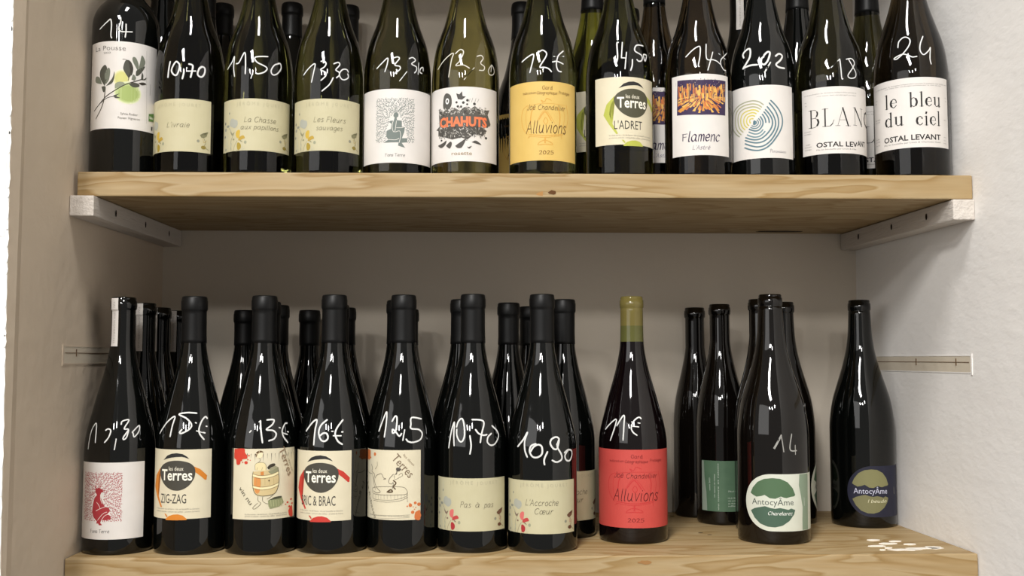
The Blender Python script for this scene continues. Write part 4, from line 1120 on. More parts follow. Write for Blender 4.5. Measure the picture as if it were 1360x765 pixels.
 'vinnu':[('P','#c8402f',[(1.3,79.5),(15.1,80.3),(16.6,75.9),(19.3,72.4),(18.1,68.9),(14.1,68.2),(11.3,66.4),(10.0,62.2),(5.4,62.0),(4.4,67.2),(1.4,69.4)],1),('C','#c8402f',7.7,63.9,2.8,2.1),('C','#c8402f',17.4,70.6,2.35,2.1),('C','#c8402f',18.1,64.4,2.1,1.8),('C','#c8402f',21.4,72.5,1.0,1.0),('C','#c8402f',12.0,67.0,1.15,1.0),('C','#c8402f',13.9,64.6,0.8,0.7),('C','#c8402f',23.1,67.2,0.6,0.6),('C','#c8402f',20.4,67.8,0.75,0.7),('P','#c8402f',[(70.3,7.6),(73.0,10.8),(77.0,12.7),(78.7,0.6),(72.3,1.4)],1),('C','#c8402f',68.9,17.2,1.7,1.1),('C','#c8402f',75.2,20.1,1.85,1.1),('C','#c8402f',66.1,15.2,0.95,0.7),('C','#c8402f',72.0,12.1,1.8,1.2),('C','#c8402f',77.0,15.1,1.75,1.0),('P','#e0d0a0',[(28.7,56.1),(28.9,62.5),(32.0,64.3),(37.8,64.4),(40.8,61.7),(40.9,55.3)],1),('C','#ead9b4',33.4,73.6,3.95,4.2),('P','#5b4326',[(29.0,73.7),(30.7,76.9),(34.7,78.1),(38.2,76.1),(34.8,76.0),(31.9,74.6),(30.0,70.7)],1),('S','#6d6650',0.4,[(33.1,69.5),(34.9,67.7),(33.2,65.4),(31.5,64.3)],1),('S','#6d6650',0.4,[(29.0,56.1),(28.9,62.0),(32.0,64.3),(37.8,64.4),(40.8,61.7),(40.9,55.9)],1),('S','#6d6650',0.4,[(30.7,56.1),(31.6,59.0)],1),('S','#6d6650',0.4,[(36.2,56.0),(37.3,59.2)],1),('P','#cbb686',[(26.7,54.3),(40.9,55.3),(54.1,57.6),(56.3,45.6),(54.8,34.0),(50.8,28.4),(40.1,26.6),(31.5,26.9),(28.5,30.4),(26.2,38.6),(25.6,46.7)],0),('P','#d08a4a',[(28.2,50.3),(34.0,49.0),(35.3,40.2),(33.7,30.3),(29.7,30.4),(27.8,38.6)],1),('P','#c77f40',[(35.1,53.9),(38.6,54.5),(38.6,50.1),(35.2,49.6)],0),('P','#8b8a6c',[(43.2,54.0),(50.4,57.2),(55.4,58.1),(55.5,53.9),(46.8,50.9)],0),('P','#3b352a',[(42.2,58.7),(45.5,62.1),(50.3,63.1),(51.5,60.7),(46.7,58.6),(43.8,56.7)],1),('P','#9a9678',[(44.3,56.9),(51.6,60.1),(54.7,58.7),(46.2,54.2)],0),('S','#e8dcae',2.0,[(26.0,50.3),(35.2,48.1),(46.8,49.1),(56.0,52.5)],1),('S','#6d6650',0.4,[(26.0,52.0),(35.2,49.8),(46.8,50.9),(56.0,54.1)],1),('S','#6d6650',0.4,[(26.1,48.5),(35.2,46.3),(46.9,47.4),(56.1,50.6)],1),('S','#e8dcae',2.0,[(26.3,37.4),(35.4,35.2),(47.0,36.2),(56.2,39.5)],1),('S','#6d6650',0.4,[(26.2,39.1),(35.4,36.9),(47.0,38.0),(56.2,41.1)],1),('S','#6d6650',0.4,[(26.3,35.6),(35.4,33.4),(47.1,34.5),(56.3,37.6)],1),('S','#a58e5c',0.35,[(30.6,46.7),(30.9,39.1)],1),('S','#a58e5c',0.35,[(35.2,46.7),(35.6,39.0)],1),('S','#a58e5c',0.35,[(39.8,46.5),(40.2,38.9)],1),('S','#a58e5c',0.35,[(45.1,46.3),(45.5,38.7)],1),('S','#a58e5c',0.35,[(49.9,46.0),(50.3,38.4)],1),('S','#4b4530',0.6,[(26.7,54.3),(25.9,46.7),(26.6,37.4),(29.1,29.8),(35.5,26.8),(44.8,27.0),(52.0,29.5),(55.7,37.4),(56.4,46.8),(54.7,58.7)],1),('C','#5b4a30',44.6,43.7,0.95,0.9),('S','#6d6650',0.5,[(32.6,26.3),(32.7,21.6),(35.7,18.0),(29.4,12.3),(27.0,13.5),(32.2,18.7)],1),('S','#6d6650',0.5,[(37.8,26.1),(37.9,20.9),(42.6,17.7),(44.9,18.2)],1),('S','#6d6650',0.5,[(49.6,27.3),(44.9,24.1),(42.5,23.0)],1),('P','#8b8f68',[(43.7,21.2),(50.9,24.8),(60.0,25.3),(63.0,17.9),(57.4,13.7),(46.2,11.7),(44.4,14.7)],0),('P','#4a4a38',[(44.3,21.2),(50.9,24.6),(59.7,25.3),(58.6,23.0),(49.7,22.0)],1),('S','#b9bb90',0.5,[(46.7,21.6),(47.5,14.5)],1),('S','#b9bb90',0.5,[(49.7,21.4),(50.5,14.3)],1),('S','#b9bb90',0.5,[(52.8,21.2),(53.7,14.1)],1),('S','#b9bb90',0.5,[(56.0,20.9),(56.9,13.8)],1),('S','#b9bb90',0.5,[(59.4,20.6),(60.3,13.5)],1),('T','#55503f','vin nu','cond',8.6,28.0,24.5,4.9,-52),('T','#8a6f55','Terres','cond',51.5,80.5,60.4,8.3,-66),('T','#9a8f78','les deux','cond',57.9,83.1,64.2,2.6,-62),('T','#8d877a','les deux terres - vin de france - mis en bouteille au domaine','cond',17.9,67.9,5.3,1.6,0),('T','#8d877a','produit en ardeche - contient des sulfites - produit de france','cond',18.0,67.9,3.0,1.6,0)],
 'rabasse':[('P','#c9713f',[(-3.1,78.0),(12.4,78.8),(14.0,71.9),(15.8,69.7),(11.9,68.2),(9.3,66.7),(1.5,67.2),(-3.0,64.4),(-2.9,63.8)],1),('C','#c9713f',23.7,74.4,2.15,2.1),('C','#c9713f',69.7,16.8,2.1,2.0),('C','#c9713f',75.6,19.2,1.8,1.6),('C','#c9713f',80.2,17.4,2.3,2.0),('C','#c9713f',66.1,15.8,0.95,0.9),('C','#c9713f',72.5,8.7,2.0,1.9),('C','#c9713f',78.9,4.5,4.25,3.8),('C','#c9713f',73.1,14.7,0.65,0.6),('C','#c9713f',76.2,13.9,0.75,0.7),('C','#c9713f',74.7,11.9,0.8,0.7),('C','#c9713f',69.1,19.0,0.6,0.6),('P','#c9713f',[(74.6,3.6),(75.6,8.3),(78.2,9.9),(81.7,10.2),(81.8,-0.2),(75.7,0.3)],1),('S','#6f685a',0.7,[(16.5,62.5),(19.0,58.0),(17.9,54.3),(23.5,51.1),(22.5,46.3),(24.6,40.5),(27.4,36.0),(33.2,31.7),(27.5,30.0),(21.7,31.9)],1),('S','#6f685a',0.5,[(27.9,65.7),(28.0,61.0),(24.4,57.2)],1),('S','#6f685a',0.5,[(2.4,55.2),(8.5,52.2),(19.2,51.4)],1),('S','#6f685a',0.6,[(24.5,46.5),(27.2,50.2),(33.7,52.4),(36.0,50.8),(37.5,47.9),(40.9,46.9),(37.5,46.1)],1),('S','#6f685a',0.6,[(19.2,51.4),(21.0,46.2),(23.2,38.0),(25.6,33.5)],1),('S','#6f685a',0.5,[(19.5,31.7),(20.6,35.4),(35.4,37.7),(48.7,38.2),(60.8,37.7),(65.0,34.7),(65.6,29.9),(54.9,28.9),(35.5,28.3),(21.7,28.9),(19.5,31.7)],1),('S','#6f685a',0.4,[(20.7,28.3),(21.8,23.0),(38.4,22.5),(53.7,23.6),(65.6,27.6),(65.6,31.1)],1),('S','#6f685a',0.4,[(21.8,21.2),(41.2,20.3),(58.5,22.4),(66.9,26.4)],1),('S','#6f685a',0.5,[(65.6,28.8),(66.3,20.5)],1),('S','#6f685a',0.3,[(25.7,27.8),(26.1,22.6)],1),('S','#6f685a',0.3,[(30.0,28.1),(30.4,22.9)],1),('S','#6f685a',0.3,[(34.0,28.4),(34.3,23.2)],1),('S','#6f685a',0.3,[(38.4,28.7),(38.7,23.5)],1),('S','#6f685a',0.3,[(42.4,28.9),(42.7,23.7)],1),('S','#6f685a',0.3,[(46.9,29.0),(47.2,23.8)],1),('S','#6f685a',0.3,[(51.3,29.1),(51.6,23.9)],1),('S','#6f685a',0.3,[(54.9,29.1),(55.2,24.0)],1),('S','#6f685a',0.3,[(59.1,29.1),(59.4,24.0)],1),('S','#6f685a',0.3,[(62.7,29.1),(62.9,23.9)],1),('P','#4f4840',[(52.9,59.0),(54.7,60.2),(58.9,58.4),(56.5,55.8),(53.5,56.6)],1),('S','#5b5448',1.1,[(54.1,56.6),(53.5,53.1),(52.3,52.5)],1),('S','#6f685a',0.6,[(49.9,52.4),(45.5,47.6),(44.3,42.8),(47.5,41.2),(49.9,43.0),(48.8,35.9)],1),('S','#5b4a34',1.4,[(49.9,45.3),(53.0,42.4),(50.0,38.3),(52.4,35.4)],1),('S','#5b4a34',1.6,[(42.4,31.9),(46.9,34.7),(48.8,32.4),(43.7,31.7)],1),('S','#6f685a',0.4,[(51.1,52.4),(51.8,46.6),(57.2,48.9),(60.7,51.3),(58.9,53.7),(56.0,51.3)],1),('T','#7d6a55','Terres','cond',48.6,74.0,57.2,10.0,-48),('T','#a08f78','les deux','cond',60.6,75.3,67.1,2.9,-46),('T','#7f7765','La Rabasse','cond',-2.9,34.1,18.7,4.5,-62),('S','#8d877a',0.3,[(13.4,4.2),(69.4,6.0)],0),('S','#8d877a',0.3,[(13.5,0.6),(68.8,3.0)],0),('T','#8d877a','les deux terres - vin de france - mis en bouteille au domaine','cond',15.0,68.8,4.0,1.5,0)],
 'jouret':[('S','#b9bba8',0.5,[(15.1,57.5),(15.2,46.0),(14.9,33.6),(17.0,24.2)],1),('S','#b9bba8',0.4,[(9.3,32.9),(12.6,23.7),(11.7,11.2),(16.4,-0.6)],1),('S','#c5c5b2',0.8,[(6.8,35.5),(7.0,24.0),(10.6,11.0),(7.2,-0.9)],1),('C','#8b8c80',15.2,45.6,1.05,1.4),('C','#77786e',6.3,34.5,1.65,1.7),('C','#8b8c80',12.5,30.4,2.75,1.5),('C','#8f9084',7.4,26.9,2.05,1.9),('C','#77786e',5.6,18.5,1.75,1.5),('P','#a7a89c',[(16.1,32.7),(17.3,37.2),(20.8,38.9),(24.4,37.3),(28.4,35.8),(28.8,30.6),(25.1,27.1),(20.9,28.5),(17.0,30.4)],1),('S','#8a8a7a',0.5,[(14.4,28.7),(18.7,23.5),(21.7,18.1),(18.7,12.0),(19.6,0.7)],1),('P','STEM',[(16.7,24.2),(20.9,20.8),(24.7,22.6),(22.4,18.1),(19.5,19.3)],0),('C','STEM',23.1,13.9,1.4,1.1),('P','FL',[(26.4,18.5),(27.0,22.4),(30.1,24.7),(32.4,23.7),(32.1,19.0),(31.3,15.1),(28.3,15.4)],1),('P','FL2',[(30.1,13.1),(31.8,16.1),(36.8,17.9),(38.9,14.7),(35.7,13.5),(31.3,11.8)],1),('P','STEM',[(31.3,13.2),(34.1,12.0),(36.5,9.8),(33.6,10.6)],0),('P','FL2',[(30.1,14.6),(35.2,14.9),(38.9,14.9),(34.1,13.2)],0),('S','STEM',0.4,[(28.9,12.1),(25.2,7.0),(22.5,0.1)],1),('P','FL3',[(28.3,5.4),(28.9,9.3),(31.3,9.6),(33.9,6.8),(33.6,3.0),(31.0,0.9),(29.0,2.2)],1),('S','STEM',0.4,[(29.0,1.7),(27.7,-1.3)],1),('C','#97987f',39.5,9.8,1.65,1.9),('S','#b4b49c',0.4,[(36.3,6.0),(35.8,1.3),(39.5,3.4)],1),('S','#a9a993',1.5,[(19.5,9.3),(18.0,2.4)],1),('S','#b9bba8',0.4,[(7.1,10.6),(13.7,6.7),(11.8,-0.3)],1),('C','#9a9b8a',8.4,3.1,1.95,1.5),('P','STEM2',[(85.8,20.4),(87.5,17.8),(90.3,17.5),(94.5,19.9),(96.3,25.4),(91.6,20.3),(89.3,22.9),(89.0,19.1)],0),('S','STEM2',0.5,[(90.8,17.5),(93.2,11.5),(91.6,7.9),(97.6,3.2)],1),('S','FL2',0.35,[(90.0,16.6),(90.8,11.8),(94.8,15.1)],1),('C','#8b8a78',83.8,13.3,1.65,1.7),('C','FL4',90.5,6.3,3.05,2.1),('T','NAME','JÉRÔME','thin',27.1,55.6,53.4,4.0,0),('T','NAME','JOURET','thin',60.4,86.5,53.1,3.9,0)],
 'flamenc':[('P','#3a2c4c',[(8.9,92.3),(38.8,90.3),(72.3,91.6),(70.8,49.4),(38.3,48.2),(7.7,50.2)],0),('FOREST',[(9.0,92.6),(70.8,49.7)]),('T','#3b3048','F','roman',14.8,21.6,18.3,7.9,0),('T','#3b3048','lamenc','ital',22.2,61.5,16.9,12.0,0),('T','#7a7480',"L'Astré",'ital',27.3,48.4,6.8,4.9,0)],
 'petch':[('S','#c8bd5c',1.5,[(39.6,47.9),(39.0,48.3),(38.2,48.5),(37.5,48.4),(36.8,48.3),(36.1,48.0),(35.6,47.5),(35.3,46.8),(35.3,46.1),(35.3,45.4),(35.4,44.7),(35.8,44.0),(36.4,43.4)],1),('S','#c8bd5c',1.5,[(41.5,50.9),(40.1,51.8),(38.4,52.2),(36.7,52.1),(35.0,51.8),(33.5,51.1),(32.3,50.0),(31.7,48.5),(31.4,46.9),(31.4,45.3),(31.7,43.6),(32.7,41.9),(34.1,40.7)],1),('S','#c8bd5c',1.5,[(43.4,53.8),(41.1,55.2),(38.5,55.7),(35.9,55.4),(33.4,54.8),(31.1,53.9),(29.1,52.3),(27.9,50.2),(27.4,47.8),(27.4,45.2),(28.1,42.6),(29.7,40.2),(32.0,38.3)],1),('S','#c8bd5c',1.5,[(46.2,56.1),(43.2,58.2),(39.7,59.1),(36.2,59.0),(32.7,58.4),(29.2,57.5),(25.9,55.8),(23.8,53.0),(22.9,49.7),(22.9,46.1),(23.8,42.5),(25.9,39.1),(29.0,36.3)],1),('S','#a9a884',1.5,[(48.2,58.8),(44.4,61.3),(40.1,62.5),(35.6,62.6),(31.1,62.2),(26.3,61.2),(21.9,58.9),(19.1,55.3),(18.2,51.0),(18.4,46.6),(19.5,42.0),(22.1,37.5),(26.2,33.7)],1),('S','#a9a884',1.5,[(49.9,61.2),(45.6,64.3),(40.5,66.0),(35.1,66.3),(29.4,65.8),(23.6,64.4),(18.2,61.7),(14.6,57.4),(13.3,52.4),(13.2,47.2),(14.3,41.7),(17.8,36.0),(23.2,31.2)],1),('S','#9d9f86',1.5,[(51.9,64.0),(47.0,67.8),(40.9,69.8),(34.5,69.9),(28.0,69.0),(21.1,67.4),(14.3,64.4),(9.1,59.9),(6.3,54.4),(5.5,48.4),(7.3,41.6),(13.0,34.7),(20.4,29.1)],1),('S','#5d7a84',1.3,[(39.5,41.7),(40.0,41.4),(40.6,41.1),(41.2,41.0),(41.8,41.1),(42.3,41.4),(42.7,41.7),(43.0,42.1),(43.3,42.6),(43.4,43.2),(43.3,43.8),(43.1,44.3),(42.7,44.8)],1),('S','#5d7a84',1.3,[(38.0,40.0),(39.1,39.3),(40.2,38.9),(41.3,38.7),(42.5,38.8),(43.5,39.3),(44.3,40.0),(45.1,40.9),(45.6,41.9),(45.8,43.0),(45.6,44.2),(45.0,45.3),(44.3,46.3)],1),('S','#5d7a84',1.3,[(36.3,38.1),(38.0,37.2),(39.8,36.5),(41.6,36.2),(43.3,36.3),(45.0,37.0),(46.3,38.1),(47.4,39.5),(48.2,41.1),(48.4,43.0),(47.9,44.8),(47.0,46.4),(46.0,47.9)],1),('S','#5d7a84',1.75,[(34.4,36.2),(36.9,34.9),(39.3,33.9),(41.8,33.2),(44.4,33.3),(46.6,34.3),(48.4,36.1),(49.8,38.1),(50.8,40.5),(51.0,43.1),(50.4,45.6),(49.3,47.9),(48.0,50.0)],1),('S','#6d8a92',1.6,[(34.0,32.8),(37.6,30.9),(41.3,29.6),(45.1,29.6),(48.4,31.3),(50.8,34.1)],1),('S','#567480',1.6,[(54.2,42.5),(54.1,44.7),(53.5,46.9),(52.7,48.9),(51.6,50.9),(50.3,52.7)],1),('S','#6d8a92',1.6,[(31.8,29.7),(36.5,27.2),(41.3,25.8),(46.1,26.1),(50.1,28.5),(53.2,31.9)],1),('S','#567480',1.6,[(58.2,42.4),(58.0,45.4),(57.2,48.2),(55.8,50.8),(54.2,53.2),(52.3,55.4)],1),('S','#5d7a84',1.75,[(29.5,26.6),(34.9,24.2),(40.1,22.7),(45.2,22.6),(49.8,24.1),(53.7,27.1),(57.1,30.7),(60.0,34.9),(61.9,39.9),(61.9,45.2),(60.0,50.1),(57.2,54.3),(54.0,58.1)],1),('S','#5d7a84',1.75,[(28.9,23.3),(35.1,20.7),(41.1,19.0),(47.0,18.8),(52.6,20.7),(57.2,24.3),(61.1,29.0),(64.2,34.4),(65.8,40.4),(65.1,46.5),(62.8,52.0),(59.7,56.9),(56.2,61.6)],1),('S','#5d7a84',1.75,[(28.6,19.4),(36.2,15.9),(43.9,13.8),(51.4,14.7),(57.8,18.9),(62.7,24.8),(66.6,31.5),(69.3,38.8),(69.5,46.4),(67.2,53.6),(63.4,60.0),(58.6,66.0)],1),('S','#5d7a84',1.75,[(28.1,14.5),(37.1,10.8),(45.8,9.5),(53.9,11.9),(60.5,17.3),(65.8,24.0),(70.7,31.2),(74.3,39.5),(74.7,48.3),(71.5,56.3),(66.4,63.1),(60.4,69.1)],1),('C','#4e6e7a',41.0,43.7,1.6,2.4),('T','#6a6874','P','roman',58.7,61.2,6.2,4.2,0),('T','#6a6874','ETCHIGAOU','roman',61.5,79.4,6.2,2.3,0)],
 'bleu':[('T','#262423','le','didone',25.1,40.9,50.6,16.6,0),('T','#262423','bleu','didone',54.7,93.8,49.3,17.0,0),('T','#262423','du','didone',24.4,48.4,28.1,16.7,0),('T','#262423','ciel','didone',62.0,92.6,26.5,16.6,0),('T','#262423','OSTAL LEVANT','sansb',22.5,92.6,9.1,6.4,0),('T','#6f6b68','Mis en bouteille par Louis & Charlotte Ostal','sans',22.4,92.1,5.3,1.8,0),('T','#8a8683','La revendication du domaine independant pousse la patience que le bleu soit','sans',7.7,106.3,76.3,1.4,0),('T','#8a8683','une trace des vendanges portees par le vent du ciel','sans',25.5,95.0,74.1,1.4,0),('T','#97928f','abc','sans',6.5,11.0,64.0,1.3,0),('T','#97928f','abc','sans',6.3,9.8,60.5,1.3,0),('T','#97928f','abcdefg','sans',5.6,16.1,39.9,1.3,0),('T','#97928f','abcdefg','sans',5.6,15.9,36.8,1.3,0),('T','#97928f','abcdefg','sans',5.9,14.0,16.0,1.3,0),('T','#97928f','abcdefg','sans',5.6,14.9,12.8,1.3,0),('T','#97928f','abcdefg','sans',5.6,14.8,8.4,1.3,0),('T','#97928f','abc','sans',101.7,105.2,60.5,1.3,0),('T','#97928f','abc','sans',102.9,105.5,56.7,1.3,0),('T','#97928f','abc','sans',99.0,104.1,33.3,1.3,0),('T','#97928f','abc','sans',98.1,103.0,12.5,1.3,0),('T','#97928f','abc','sans',97.9,102.8,8.6,1.3,0),('T','#97928f','abcdefg','sans',97.0,102.6,5.2,1.3,0)],
 'blanc':[('T','#262423','BLA','didone',10.1,60.9,33.2,20.9,0),('T','#262423','OSTAL LEV','sansb',19.6,70.2,8.3,5.8,0),('T','#6f6b68','Mis en bouteille par Louis & Cha','sans',19.5,68.1,4.6,1.7,0),('T','#8a8683','La revendication du domaine independant pousse la','sans',3.9,70.2,72.8,1.4,0),('T','#8a8683','une trace des vendanges portees','sans',21.2,70.1,69.7,1.2,0),('T','#97928f','abc','sans',4.4,7.4,64.3,1.3,0),('T','#97928f','abc','sans',4.7,7.6,60.5,1.2,0),('T','#97928f','abcdefghi','sans',3.0,13.2,28.7,1.2,0),('T','#97928f','abcdefghi','sans',2.9,13.2,25.7,1.2,0),('T','#97928f','abcdefghi','sans',5.6,11.7,13.0,1.2,0),('T','#97928f','abcdefghi','sans',3.3,13.5,10.0,1.2,0),('T','#97928f','abcdefghi','sans',3.3,13.4,6.7,1.3,0)],
 'anto':[('P','HEM1',[(7.6,44.3),(10.8,50.8),(17.3,58.1),(25.6,62.2),(35.6,63.5),(44.5,62.8),(53.6,58.6),(60.2,51.2),(63.6,43.2),(62.0,41.6),(56.9,41.0),(52.0,39.7),(48.6,40.3),(45.2,41.6),(41.8,40.2),(38.5,38.8),(31.9,39.4),(28.6,41.5),(25.9,43.0),(21.8,41.4),(15.7,40.2),(10.6,42.4)],0),('P','HEM2',[(7.7,23.3),(12.9,26.3),(19.2,28.0),(26.2,29.6),(32.8,27.7),(38.3,27.0),(43.8,28.0),(49.5,26.9),(54.1,25.7),(57.8,27.3),(63.2,25.2),(61.5,19.9),(55.1,12.4),(46.8,7.0),(37.9,4.8),(29.1,5.3),(20.0,8.5),(12.7,15.1)],0),('P','SIDE',[(70.5,67.5),(88.6,67.5),(86.9,0.3),(74.4,0.6),(74.4,13.5),(75.2,27.9),(72.2,42.7),(69.4,54.1)],0),('T','TXT','AntocyÂme','wave',9.7,61.1,31.0,7.4,0),('T','TX2','Charelarez','ital',29.9,59.5,19.4,4.0,0),('S','TX2',0.4,[(78.6,38.9),(78.7,29.3)],0)],
}


def front(key, *a, **k):
    return make(*BOT[key], *a, **k)


# ------------------------------------------------------------------ upper shelf, front row, left to right
b = front('U1', .302, M_black, 'square-shouldered dark bottle with leafy branch label, priced 14, beside left wall', GU)
label(b, LABEL['U1'], WHITE, 'pousse')
price(b, 'U1', 1.4)
b = front('U2', .302, M_deepol, 'upper front bottle with pale yellow flower label turned left, priced 10,70', GU)
W2 = LABEL['U2'][1] - LABEL['U2'][0]
label(b, LABEL['U2'], STRAW, 'jouret', GOLD, extra=jouret([("L'ivraie", .448, .733, 28.5, 6.0)], '#6f6a52'), su=.95)
price(b, 'U2', 1.9)
b = front('U3', .302, M_oliveg, 'olive bottle with pale yellow flower label, priced 11,50', GU)
label(b, LABEL['U3'], STRAW, 'jouret', GOLD, extra=jouret([('La Chasse', .371, .76, 33.5, 6.2), ('aux papillons', .33, .80, 25.2, 5.4)], '#6f6a52'), su=.955)
price(b, 'U3', 1.5)
b = front('U4', .302, M_oliveg, 'olive bottle with pale yellow gold-flowered label, priced 13,30', GU)
label(b, LABEL['U4'], STRAW, 'jouret', GOLD, extra=jouret([('Les Fleurs', .373, .766, 33.8, 6.2), ('sauvages', .406, .725, 24.2, 5.6)], '#6f6a52'), su=.965)
price(b, 'U4', 1.4)
b = front('U5', .302, M_deepol, 'bottle with white label of grey crouching figure among leaves, priced 13,30', GU)
label(b, LABEL['U5'], WHITE, 'fond_upper', FGREY)
price(b, 'U5', 1.3)
b = front('U6', .302, M_straw, 'clear straw-coloured bottle with orange block letters on white label, priced 12,30', GU)
label(b, LABEL['U6'], WHITE, 'chahuts')
price(b, 'U6', 1.2, paint('#cfcabc'))
b = front('U7', .302, M_oliveg, 'olive bottle with ochre yellow label, middle of upper front row, priced 12 euros', GU)
label(b, LABEL['U7'], OCHRE, 'alluv', ALY)
price(b, 'U7', 1.5)
b = front('U8', .302, M_oliveg, 'front bottle with dark egg emblem and green ring on label, priced 14,50', GU)
label(b, LABEL['U8'], CREAM, 'terres', TP('#b0b44e', '#4d4b3a'), extra=terres("L'ADRET", 25.0, 60.0, 18.6, 10.3, 0), sv=1.02, du=5.2)
price(b, 'U8', 1.7)
b = front('U9', .302, M_ember, 'front bottle with orange and purple forest picture on white label, priced 14 euros', GU)
label(b, LABEL['U9'], WHITE, 'flamenc')
price(b, 'U9', 1.3)
b = front('U10', .302, M_black, 'black bottle with yellow and blue tree-ring arcs on label, priced 20,2', GU)
label(b, LABEL['U10'], WHITE, 'petch')
price(b, 'U10', 2.2)


def blanc(sh, box):
    pass


b = front('U11', .302, M_deepol, 'dark bottle with thin serif capitals on white label, priced 18', GU)
label(b, LABEL['U11'], WHITE, 'blanc', extra=lambda sh, box: (sh.text('N', 'didone', box[0] + 64.5, box[0] + 82, box[2] + 34.5, 21.0, paint('#262423')), sh.text('C', 'sans', box[0] + 85, box[0] + 100, box[2] + 35, 20.0, paint('#262423')), sh.text('ANT', 'sansb', box[0] + 70.2, box[0] + 86, box[2] + 9.9, 6.3, paint('#262423'))))
price(b, 'U11', 1.3)
b = front('U12', .303, M_ember, 'wide brown bottle with two lines of large serif words, priced 24, beside right wall', GU)
label(b, LABEL['U12'], WHITE, 'bleu')
price(b, 'U12', 1.4)

# ------------------------------------------------------------------ upper shelf, behind
def back(x, y, zb, r, pf, H, glass, text, group, **k):
    return make(x, y, zb, r, pf, H, glass, text, group, **k)


back(.0597, .125, UPPER, .0378, 'U', .302, M_black, 'dark bottle standing in the gap behind the leafy branch label bottle', BU)
back(.0958, .193, UPPER, .0378, 'U', .300, M_black, 'dark bottle in second row behind the bottle priced 10,70 on upper shelf', BU)
back(.1007, .272, UPPER, .0378, 'U', .2895, M_black, 'rearmost dark capsuled bottle between those priced 10,70 and 11,50', BU)
back(.1981, .275, UPPER, .0390, 'U', .293, M_black, 'dark bottle with black capsule showing between those priced 11,50 and 13,30', BU)
back(.2778, .285, UPPER, .0385, 'U', .2936, M_black, 'dark bottle with black capsule just left of the grey crouching figure bottle', BU)
b = back(.5275, .270, UPPER, .0400, 'U', .2958, M_black, 'dark bottle with ochre label behind, between clear and ochre-labelled front bottles', BU)
label(b, (-55, 55, 30, 127), OCHRE, 'alluv', ALY)
b = back(.6136, .128, UPPER, .0393, 'U', .302, M_lime, 'bright green bottle behind, right of the ochre-labelled front bottle', BU, zlow=.2365)
label(b, (-41, 41, 45, 122), CREAM, 'terres', TP('#b0b44e', '#4d4b3a'), extra=terres("L'ADRET", 25.0, 60.0, 18.2, 10.0, 0), du=5.2)
back(.6864, .293, UPPER, .0385, 'U', .2966, M_black, 'dark capsuled bottle at the back wall behind the bottle priced 14,50', BU)
b = back(.6929, .118, UPPER, .0375, 'U', .302, M_ember, 'brown bottle with half hidden forest picture label, behind, right of bottle priced 14,50', BU)
label(b, (-38, 38, 29.5, 125), WHITE, 'flamenc')
b = back(.8276, .205, UPPER, .0390, 'U', .302, M_black, 'dark bottle with paper neck strip behind the tree-ring label', BU, cap=None)
seal_strip(b, -34, 8, .236, .297)
back(.8859, .135, UPPER, .0400, 'U', .302, M_black, 'dark bottle standing behind, between those priced 20,2 and 18', BU)
b = back(.9825, .1435, UPPER, .0420, 'U', .302, M_deepol, 'olive bottle with white label behind, between those priced 18 and 24', BU)
label(b, LABEL['U11'], WHITE, 'blanc', extra=lambda sh, box: sh.text('N', 'didone', box[0] + 64.5, box[0] + 82, box[2] + 34.5, 21.0, paint('#262423')))

# ------------------------------------------------------------------ lower shelf, front row, left to right
b = front('L1', .2972, M_black, 'uncapped bottle with red crouching figure label and white neck strip in front', GL, cap=None)
label(b, LABEL['L1'], WHITE, 'fond_lower', FRED)
price(b, 'L1', 1.5)
seal_strip(b, -46, -6, .2385, .2955)
b = front('L2', .2981, M_black, 'dark bottle with black egg emblem and orange band, priced 15 euros', GL)
label(b, LABEL['L2'], CREAM, 'terres', TP('#cf7f2c'), extra=terres('ZIG-ZAG', 22.5, 55.1, 17.6, 10.6, 0))
price(b, 'L2')
b = front('L3', .2989, M_black, 'dark bottle with label drawing of bather in barrel, priced 13 euros', GL)
label(b, LABEL['L3'], CREAM, 'vinnu')
price(b, 'L3')
b = front('L4', .3002, M_black, 'dark bottle with black egg emblem and red band, priced 16 euros', GL)
label(b, LABEL['L4'], CREAM, 'terres', TP('#bf3a30'), extra=terres('BRIC & BRAC', 19.4, 64.3, 17.2, 11.2, 0), du=3.0)
price(b, 'L4', 1.9)
b = front('L5', .3004, M_black, 'dark bottle with sketch of man and tree on barrel top, priced 12,5', GL)
label(b, LABEL['L5'], CREAM, 'rabasse')
price(b, 'L5', 1.8)
b = front('L6', .3014, M_black, 'lower front bottle with pale yellow red-flowered label, priced 10,70', GL)
label(b, LABEL['L6'], STRAW, 'jouret', ROSE, extra=jouret([('Pas', .40, .527, 27.4, 6.4), ('\u00e0', .575, .622, 27.4, 6.0), ('pas', .672, .795, 27.0, 6.2)], '#6a6250'))
price(b, 'L6', 1.8)
b = front('L7', .3012, M_black, 'lower front bottle with pale yellow red-flowered label, priced 10,90', GL)
label(b, LABEL['L7'], STRAW, 'jouret', ROSE, extra=jouret([("L'Accroche", .344, .74, 32.2, 6.8), ('C\u0153ur', .458, .675, 22.6, 6.6)], '#5f5848'))
price(b, 'L7', 2.0)
b = front('L8', .3021, M_plum, 'bottle with coral red label and green glass neck, priced 11 euros', GL, cap=None, body2=(M_neckg, M_corkneck), level=.2412)
label(b, LABEL['L8'], CORAL, 'alluv', ALR, su=1.175, sv=1.0)
price(b, 'L8', 1.6)
b = front('L9', .3045, M_brown, 'dark bottle with white and green round-ended label, priced 14, front of cluster', GL, cap=None)
HEM = dict(HEM1='#506b4e', HEM2='#476050', SIDE='#83947f', TXT='#4c554e', TX2='#eef0ea')
label(b, LABEL['L9'], SAGE, 'anto', HEM, shape='D')
price(b, 'L9', 1.5, paint('#9b9a95'))
b = front('L10', .3040, M_black, 'lone dark bottle with round navy label beside the right wall', GL, cap=None)
